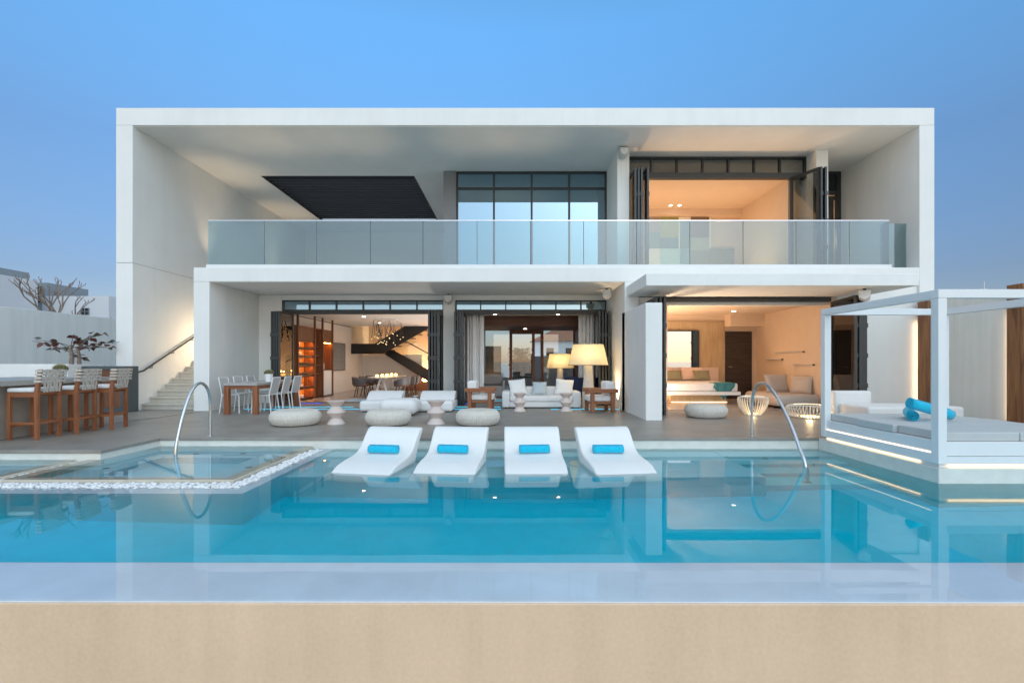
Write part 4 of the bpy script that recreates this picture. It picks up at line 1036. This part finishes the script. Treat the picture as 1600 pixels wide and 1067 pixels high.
# outdoor dining set
dt = thing('outdoor_dining_table', 'wooden outdoor dining table with pale top on the terrace', 'table', (-6.30, 12.3, .001))
obj('table_top', bx(-.39, .39, -1.12, 1.12, .665, .725), 'tablegrey', dt, bevel=.006)
for sx in (-1, 1):
    obj('apron', bx(sx * .36 - .02, sx * .36 + .02, -.99, .99, .585, .664), 'teaky', dt, bevel=.003)
    for sy in (-1, 1): obj('leg', bx(sx * .33 - .055, sx * .33 + .055, sy * 1.05 - .055, sy * 1.05 + .055, 0, .664), 'teak', dt, bevel=.005)
for sy in (-1, 1): obj('apron', bx(-.274, .274, sy * 1.05 - .02, sy * 1.05 + .02, .585, .664), 'teakx', dt, bevel=.003)
def dining_chair(label, loc, rz):
    # faces -x
    t = thing('white_dining_chair', label, 'chair', loc, rz, 'white chairs around the outdoor table')
    for sy in (-1, 1):
        y = sy * .19
        obj('leg', MB().tube([(-.20, y, .43), (-.215, y * 1.06, 0)], .013, 8), 'white_metal', t, smooth=True)
        obj('rear_leg', MB().tube([(.25, y * 1.08, 0), (.20, y, .42), (.205, y, .48), (.285, y * .96, .84)], .0135, 8), 'white_metal', t, smooth=True)
        obj('seat_rail', MB().tube([(-.20, y, .43), (.20, y, .425)], .013, 8), 'white_metal', t, smooth=True)
    obj('top_rail', MB().tube([(.285, -.185, .84), (.29, 0, .845), (.285, .185, .84)], .013, 8), 'white_metal', t, smooth=True)
    obj('seat', MB().prism([(-.21, .425), (.0, .412), (.20, .418), (.20, .43), (0, .424), (-.21, .437)], -.178, .178, 'y'), 'greycush', t)
    obj('backrest', MB().prism([(.200, .46), (.21, .458), (.290, .835), (.281, .835)], -.172, .172, 'y'), 'greycush', t)
    return t
dc = dining_chair('white mesh dining chair nearest the pool on the right table side', (-5.98, 11.68, .001), R(0))
again(dc, 'white mesh dining chair in the middle of the right table side', (-5.95, 12.2, .001), R(2))
again(dc, 'white mesh dining chair farthest back on the right table side', (-5.90, 12.68, .001), R(-3))
again(dc, 'white mesh dining chair nearest the pool on the left table side', (-6.68, 11.65, .001), R(180))
again(dc, 'white mesh dining chair in the middle of the left table side', (-6.68, 12.25, .001), R(178))
again(dc, 'white mesh dining chair farthest back on the left table side', (-6.68, 12.85, .001), R(181))

# led lines let into the floor
def led_line(label, y, segs, m, w=.026):
    t = thing('floor_light_line', label, 'light', (0, y, 0), 0, 'light lines set in the floor')
    for (a, b) in segs: obj('light_strip', bx(a, b, -w / 2, w / 2, .002, .012), m, t)
led_line('cyan light line in the floor nearest the pool along the porch', 12.47, ((-6.9, -4.75), (-4.6, -3.9), (-3.85, -2.9), (-1.65, -1.05), (-.62, -.33), (.95, 1.15), (1.45, 2.70)), 'led_cyan')
led_line('second cyan light line in the floor just behind the front one', 13.05, ((-6.4, -4.3), (-4.1, -3.0), (-1.75, -1.2), (-.55, -.35)), 'led_cyan')
led_line('cyan light line in the floor just inside the glass doors', 15.05, ((-5.4, -2.1), (-1.3, .2)), 'led_cyan')
led_line('innermost cyan light line in the dining room floor', 15.6, ((-5.3, -2.1), (-1.3, .0)), 'led_cyan')
led_line('deep blue light line at the foot of the folded doors', 14.2, ((-6.3, -5.6), (-1.7, -1.35)), 'led_blue')

# wire lanterns
def wire_lantern(label, loc, prof, n, power):
    t = thing('wire_lantern', label, 'lantern', loc, 0, 'glowing wire lanterns')
    mb = MB()
    for k in range(n):
        a = 2 * math.pi * k / n; mb.tube([(r * math.cos(a), r * math.sin(a), z) for r, z in prof], .0085, 5)
    obj('wire_cage', mb, 'rope', t, smooth=True)
    rg_ = MB()
    for (r, z) in (prof[0], prof[-1]): rg_.tube([(r * math.cos(a), r * math.sin(a), z) for a in [2 * math.pi * k / 40 for k in range(40)]], .010, 6, closed=True)
    obj('ring', rg_, 'white_metal', t, smooth=True)
    obj('base', MB().lathe([(prof[0][0] * .9, .002), (prof[0][0] * .9, .02), (0, .02)], 32), 'dark', t)
    obj('diffuser', MB().lathe([(prof[0][0] * .62, .022), (prof[0][0] * .62, .045), (0, .05)], 32), 'bulb', t, smooth=True)
    lamp('lantern_lamp', 'POINT', (loc[0], loc[1], loc[2] + .12), power, (1, .70, .34), t, .05)
wire_lantern('tall basket-shaped glowing wire lantern on the terrace', (5.45, 11.1, .001),
             [(.17, .012), (.24, .10), (.30, .22), (.325, .33), (.31, .40), (.24, .425)], 34, 5)
wire_lantern('low wide glowing wire lantern beside the daybed', (6.42, 10.55, .001),
             [(.28, .012), (.42, .05), (.49, .13), (.48, .21), (.42, .265), (.32, .28)], 44, 6)

# outdoor sofa at the right
os_ = thing('outdoor_sofa', 'pale outdoor chaise sofa behind the daybed', 'sofa', (7.6, 9.8, .001))
obj('seat', bx(-.85, .98, -.55, .32, .04, .36), 'cushion', os_, bevel=.05, seg=4)
obj('backrest', bx(-.92, -.14, .325, .54, .04, .61), 'cushion', os_, bevel=.05, seg=4)
obj('foot', bx(-.8, .9, -.5, .5, 0, .039), 'dark', os_)

# speakers
def speaker(label, loc, rz, flip=1):
    t = thing('wall_speaker', label, 'speaker', loc, rz, 'small outdoor speakers')
    obj('cabinet', MB().prism([(-.12, 0), (.12, 0), (.10, -.16), (0, -.23), (-.10, -.16)], -.13, .08, 'y').xform(Matrix.Rotation(R(-12), 4, 'X')), 'speaker', t, bevel=.015, seg=3)
    obj('grille', MB().prism([(-.10, -.012), (.10, -.012), (.085, -.15), (0, -.21), (-.085, -.15)], -.138, -.131, 'y').xform(Matrix.Rotation(R(-12), 4, 'X')), 'plasticw', t)
    obj('bracket', MB().box(-.03, .03, -.01, .06, -.02, .07), 'dark', t)
    return t
sk = speaker('white wedge speaker under the porch ceiling beside the wing wall', (2.50, 13.1, 3.118), R(-10))
again(sk, 'white wedge speaker on the column between the two openings', (-1.91, 14.18, 3.118), R(0))
again(sk, 'white wedge speaker under the canopy above the folded bedroom doors', (7.75, 10.75, 2.76), R(-35))
again(sk, 'small white speaker at the top of the upstairs column', (2.98, 13.27, 6.98), R(0))

# ------------------------------------------------------------------ inside: dining room
sh = thing('shelving_unit', 'tall wooden shelving unit glowing orange in the dining room', 'shelf', (-6.7, 16, .009))
def shp(n, mb, m, **k): return obj(n, mb, m, sh, world=True, **k)
ys = [14.70, 15.95, 16.60, 17.5]
for y in ys: shp('upright', bx(-6.56, -6.50, y - .03, y + .03, .009, 2.71), 'darkwoodz', bevel=.003)
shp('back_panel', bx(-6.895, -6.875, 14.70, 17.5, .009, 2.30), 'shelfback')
for y in ys: shp('side_panel', bx(-6.874, -6.561, y - .015, y + .015, .009, 2.30), 'teak')
shp('top_board', bx(-6.874, -6.561, 14.70, 17.5, 2.301, 2.33), 'teaky')
shp('top_fascia', bx(-6.555, -6.54, 14.735, 15.915, 1.88, 2.30), 'darkwoodz'); shp('top_fascia', bx(-6.555, -6.54, 16.635, 17.465, 1.88, 2.30), 'darkwoodz')
for z in (.05, .40, .78, 1.10, 1.38, 1.64): shp('shelf', bx(-6.87, -6.57, 14.72, 15.93, z, z + .035), 'darkwood')
for z in (.05, .80, 1.08, 1.40, 1.70): shp('shelf', bx(-6.87, -6.57, 15.97, 16.58, z, z + .03), 'darkwood')
shp('shelf', bx(-6.87, -6.57, 16.62, 17.48, .92, .96), 'darkwood')
shp('cabinet_door', bx(-6.57, -6.545, 16.64, 17.46, .06, .915), 'plasticw', bevel=.004)
for z in (.385, .765, 1.085, 1.365, 1.625, 1.87): shp('shelf_lip', bx(-6.585, -6.570, 14.72, 15.93, z - .035, z + .014), 'darkwood'); shp('light_strip', bx(-6.602, -6.590, 14.74, 15.92, z - .022, z - .004), 'led_orange')
shp('light_strip', bx(-6.602, -6.590, 16.64, 17.46, 1.86, 1.875), 'led_orange')
k_ = 0
for (y, z, w, h) in ((15.1, 1.678, .08, .12), (15.02, 1.418, .07, .13), (15.25, 1.418, .06, .11), (15.3, .438, .1, .07), (15.3, .088, .12, .09), (16.9, .962, .09, .26), (17.05, .962, .08, .20)):
    o = obj('storage_box', bx(-w / 2, w / 2, -w / 2, w / 2, 0, h), 'plasticw', bevel=.004); o.location = (-6.70, y, z)
    tag(o, ('white box on the top lit shelf', 'left white box on the second lit shelf', 'right white box on the second lit shelf', 'white box on the second lowest lit shelf',
            'white box on the lowest lit shelf', 'taller white jar on the white cabinet', 'shorter white jar on the white cabinet')[k_], 'box'); k_ += 1
vz = obj('green_vase', MB().lathe([(0, 0), (.03, 0), (.05, .06), (.02, .11), (.03, .14)], 20), 'teal', smooth=True); vz.location = (-6.68, 16.25, 1.431); tag(vz, 'small green vase on the narrow shelf', 'vase')
rn = random.Random(6)
for z, nm in ((.815, 'lower'), (1.135, 'upper')):
    for i in range(9):
        b = obj('wine_bottle', MB().tube([(0, 0, 0), (.16, 0, 0), (.19, 0, 0), (.27, 0, 0)], [.034, .034, .014, .013], 10), 'charcoal', smooth=True); b.location = (-6.85, 14.85 + i * .12, z + .036)
        tag(b, 'dark wine bottle %s from the front on the %s bottle shelf of the glowing unit' % (('first', 'second', 'third', 'fourth', 'fifth', 'sixth', 'seventh', 'eighth', 'ninth')[i], nm), 'bottle', 'wine bottles on the %s shelf' % nm)
ar = thing('wall_picture', 'grey textured picture on the left dining room wall', 'picture', (-6.89, 18.95, 1.0))
obj('canvas', bx(-6.898, -6.86, 18.15, 19.75, .90, 1.92), 'artgrey', ar, world=True); obj('frame', MB().box(-6.898, -6.852, 18.12, 18.149, .87, 1.95).box(-6.898, -6.852, 19.751, 19.78, .87, 1.95).box(-6.898, -6.852, 18.15, 19.75, .87, .899).box(-6.898, -6.852, 18.15, 19.75, 1.921, 1.95), 'charcoal', ar, world=True)

TX, TY = -4.55, 17.6
ta = thing('dining_table', 'oval dining table on white A-shaped trestles in the dining room', 'table', (TX, TY, .009))
obj('table_top', MB().prism([(.52 * math.copysign(abs(math.cos(a)) ** .6, math.cos(a)), 1.35 * math.copysign(abs(math.sin(a)) ** .6, math.sin(a))) for a in [2 * math.pi * k / 48 for k in range(48)]], .64, .68), 'tablegrey', ta, bevel=.008)
for y in (-.85, .85):
    obj('trestle', MB().prism([(-.26, 0), (-.20, 0), (-.04, .56), (.04, .56), (.20, 0), (.26, 0), (.07, .639), (-.07, .639)], y - .04, y + .04, 'y'), 'white_metal', ta)
    obj('trestle_bar', bx(-.158, .158, y - .035, y + .035, .18, .225), 'white_metal', ta)
for i in range(7):
    t = thing('table_lantern', 'glowing glass candle holder %s on the dining table' % ('nearest the pool', 'second from the front', 'third from the front', 'in the middle', 'third from the back', 'second from the back', 'at the far end')[i], 'candle', (TX + (.12 if i % 2 else -.12), TY - 1.0 + i * .33, .69), 0, 'candle holders on the dining table')
    obj('glass', MB().lathe([(.035, 0), (.055, .035), (.05, .07), (.03, .085), (0, .085)], 18), 'candle', t, smooth=True)
    obj('foot', MB().lathe([(.04, -.001), (.04, .004), (0, .004)], 18), 'dark', t)
    lamp('candle_lamp', 'POINT', (TX + (.12 if i % 2 else -.12), TY - 1.0 + i * .33, .86), 1.2, (1, .5, .16), t, .03)
def tub_chair(label, loc, rz):
    t = thing('tub_chair', label, 'chair', loc, rz, 'brown tub chairs around the dining table')
    n = 22; out = []; mb = MB(); vs_ = []
    for i in range(n + 1):
        a = R(-125 + 250 * i / n); hh = .70 - .17 * abs(i / n * 2 - 1) ** 2
        for (r, z) in ((.22, .40), (.29, .42), (.31, hh), (.275, hh), (.235, .46)): vs_.append((r * math.cos(a), r * math.sin(a), z))
    fs = []
    for i in range(n):
        for k in range(5): fs.append((i * 5 + k, i * 5 + (k + 1) % 5, i * 5 + 5 + (k + 1) % 5, i * 5 + 5 + k))
    fs += [(0, 1, 2, 3, 4), tuple(n * 5 + k for k in (4, 3, 2, 1, 0))]
    obj('shell', mb.add(vs_, fs), 'charcoal', t, smooth=True, ang=60)
    obj('seat', MB().lathe([(0, .37), (.24, .37), (.265, .41), (.24, .455), (0, .46)], 28), 'leather', t, smooth=True)
    for k in range(4):
        a = R(45 + 90 * k); obj('leg', MB().tube([(.17 * math.cos(a), .17 * math.sin(a), .38), (.27 * math.cos(a), .27 * math.sin(a), 0)], .014, 8), 'black', t, smooth=True)
    return t
tc_ = tub_chair('dark tub chair at the left table side nearest the pool', (TX - .68, TY - .95, .009), R(185))
for lab, dx_, dy_, rz in (('dark tub chair at the left table side in the middle', -.70, -.15, 180), ('dark tub chair at the left table side farthest back', -.68, .65, 176),
                         ('dark tub chair at the right table side nearest the pool', .70, -.95, -8), ('dark tub chair at the right table side in the middle', .72, -.15, 0),
                         ('dark tub chair at the right table side farthest back', .70, .65, 5)):
    again(tc_, lab, (TX + dx_, TY + dy_, .009), R(rz))
cd = thing('chandelier', 'chandelier of thin dark rods above the dining table', 'chandelier', (TX + .05, TY - .2, 2.72))
obj('ceiling_plate', bx(-.35, .35, -.35, .35, -.03, -.002), 'white_metal', cd)
rr_ = random.Random(12)
for k in range(26):
    x, y = rr_.uniform(-.45, .45), rr_.uniform(-.5, .5); L = rr_.uniform(.25, .75); dx_, dy_ = rr_.uniform(-.16, .16), rr_.uniform(-.16, .16); z0 = -rr_.uniform(.05, .35)
    rd = obj('rod', MB().tube([(x, y, z0), (x + dx_, y + dy_, z0 - L)], .009, 6), 'black', cd)
    obj('wire', MB().tube([(x * .7, y * .7, -.03), (x, y, z0)], .0025, 4), 'black', cd)
    obj('bulb', MB().lathe([(0, -.012), (.012, -.008), (.012, .006), (0, .01)], 8, (x + dx_, y + dy_, z0 - L - .01)), 'bulb', rd)

# ------------------------------------------------------------------ inside: bedroom
be = thing('bed', 'large floating bed with white linen in the downstairs bedroom', 'bed', (5.45, 14.8, .009))
obj('headboard', bx(-1.5, 1.18, .96, 1.03, .2, 1.02), 'peach', be, bevel=.01)
obj('bed_base', bx(-1.15, .98, -1.02, .94, .26, .36), 'plasticw', be, bevel=.01)
obj('plinth', bx(-.9, .7, -.7, .9, 0, .259), 'tanpanel', be)
obj('light_strip', bx(-.9, .72, -.73, -.712, .03, .05), 'led_warm', be)
obj('mattress', bx(-1.1, .93, -.97, .94, .361, .60), 'cushion', be, bevel=.06, seg=4)
pillow('bed_pillow', 'peach pillow at the left of the bed headboard', (4.80, 15.60, .84), .62, .42, 'peach', (R(-20), 0, 0))
pillow('bed_pillow', 'peach pillow at the right of the bed headboard', (5.72, 15.60, .84), .70, .42, 'peach', (R(-20), 0, 0))
pillow('bed_pillow', 'sage green pillow at the left of the bed', (5.05, 15.36, .79), .50, .34, 'greencush', (R(-24), 0, 0))
pillow('bed_pillow', 'sage green pillow at the right of the bed', (5.93, 15.36, .79), .52, .34, 'greencush', (R(-24), 0, 0))
tv = MB(); n = 16; vv = []
for i in range(n + 1):
    for j in range(n + 1):
        u, w = i / n, j / n; x = 5.66 + u * .60
        drop = .12 + .36 * (1 - abs(u - .5) * 2) ; top = .25 + .35 * u; L = drop + top; d = w * L       # along the cloth from its hanging hem
        if d < drop: yy, z = 13.805 - .012 * math.sin(u * 19) , .615 - (drop - d)
        else: yy, z = 13.81 + (d - drop), .622 + .008 * math.sin(u * 15 + w * 8)
        vv.append((x + .04 * math.sin(w * 5), yy, z))
tv.add(vv, [(i * (n + 1) + j, (i + 1) * (n + 1) + j, (i + 1) * (n + 1) + j + 1, i * (n + 1) + j + 1) for i in range(n) for j in range(n)])
th_ = obj('bed_throw', tv, 'teal', smooth=True, ang=180); th_.modifiers.new('s', 'SOLIDIFY').thickness = .012; tag(th_, 'teal throw hanging over the foot corner of the bed', 'throw')
mi = thing('wall_mirror', 'wide wall mirror above the bed headboard', 'mirror', (4.9, 15.83, 1.1))
obj('mirror_glass', bx(3.95, 5.98, 15.80, 15.812, 1.02, 2.20), 'mirror', mi, world=True); obj('frame', MB().box(5.981, 6.02, 15.79, 15.83, 1.0, 2.22).box(3.95, 5.98, 15.79, 15.83, 2.201, 2.24), 'doorwood', mi, world=True)
for lab, y0, y1, z in (('longest and highest chrome tube lamp on the bedroom wall', 13.3, 14.7, 1.49), ('short chrome tube lamp left of the others on the bedroom wall', 14.35, 15.25, 1.285), ('lowest chrome tube lamp nearest the door on the bedroom wall', 12.85, 13.75, 1.135)):
    t = thing('tube_wall_lamp', lab, 'wall lamp', (7.90, (y0 + y1) / 2, z), 0, 'chrome tube lamps')
    L = (y1 - y0) / 2
    obj('tube', MB().tube([(0, -L, 0), (0, L, 0)], .019, 14), 'chrome', t, smooth=True); obj('end_cap', MB().tube([(0, -L - .05, 0), (0, -L - .001, 0)], .021, 14), 'dark', t, smooth=True)
    obj('mount', bx(.0, .039, -.05, .05, -.015, .015), 'chrome', t)
bs = thing('bedroom_sofa', 'rounded beige sofa against the right bedroom wall', 'sofa', (7.25, 13.0, .009))
obj('seat', bx(-.55, .62, -.55, 1.2, .06, .36), 'beige', bs, bevel=.12, seg=6)
pillow('sofa_cushion', 'large beige cushion standing on the bedroom sofa', (7.35, 13.6, .62), .72, .52, 'beige', (R(-14), 0, R(10)))
pillow('sofa_cushion', 'smaller beige cushion at the right end of the bedroom sofa', (7.74, 13.1, .60), .55, .48, 'beige', (R(-14), 0, R(-55)))

# far mast on the right horizon
am = thing('antenna_mast', 'thin antenna mast far away above the right wall', 'antenna', (58, 60, -.06))
obj('pole', MB().tube([(0, 0, 0), (0, 0, 11.2)], .06, 8), 'bldblue', am); obj('crossbar', MB().tube([(-.5, 0, 10.2), (.5, 0, 10.2)], .03, 6), 'bldblue', am)
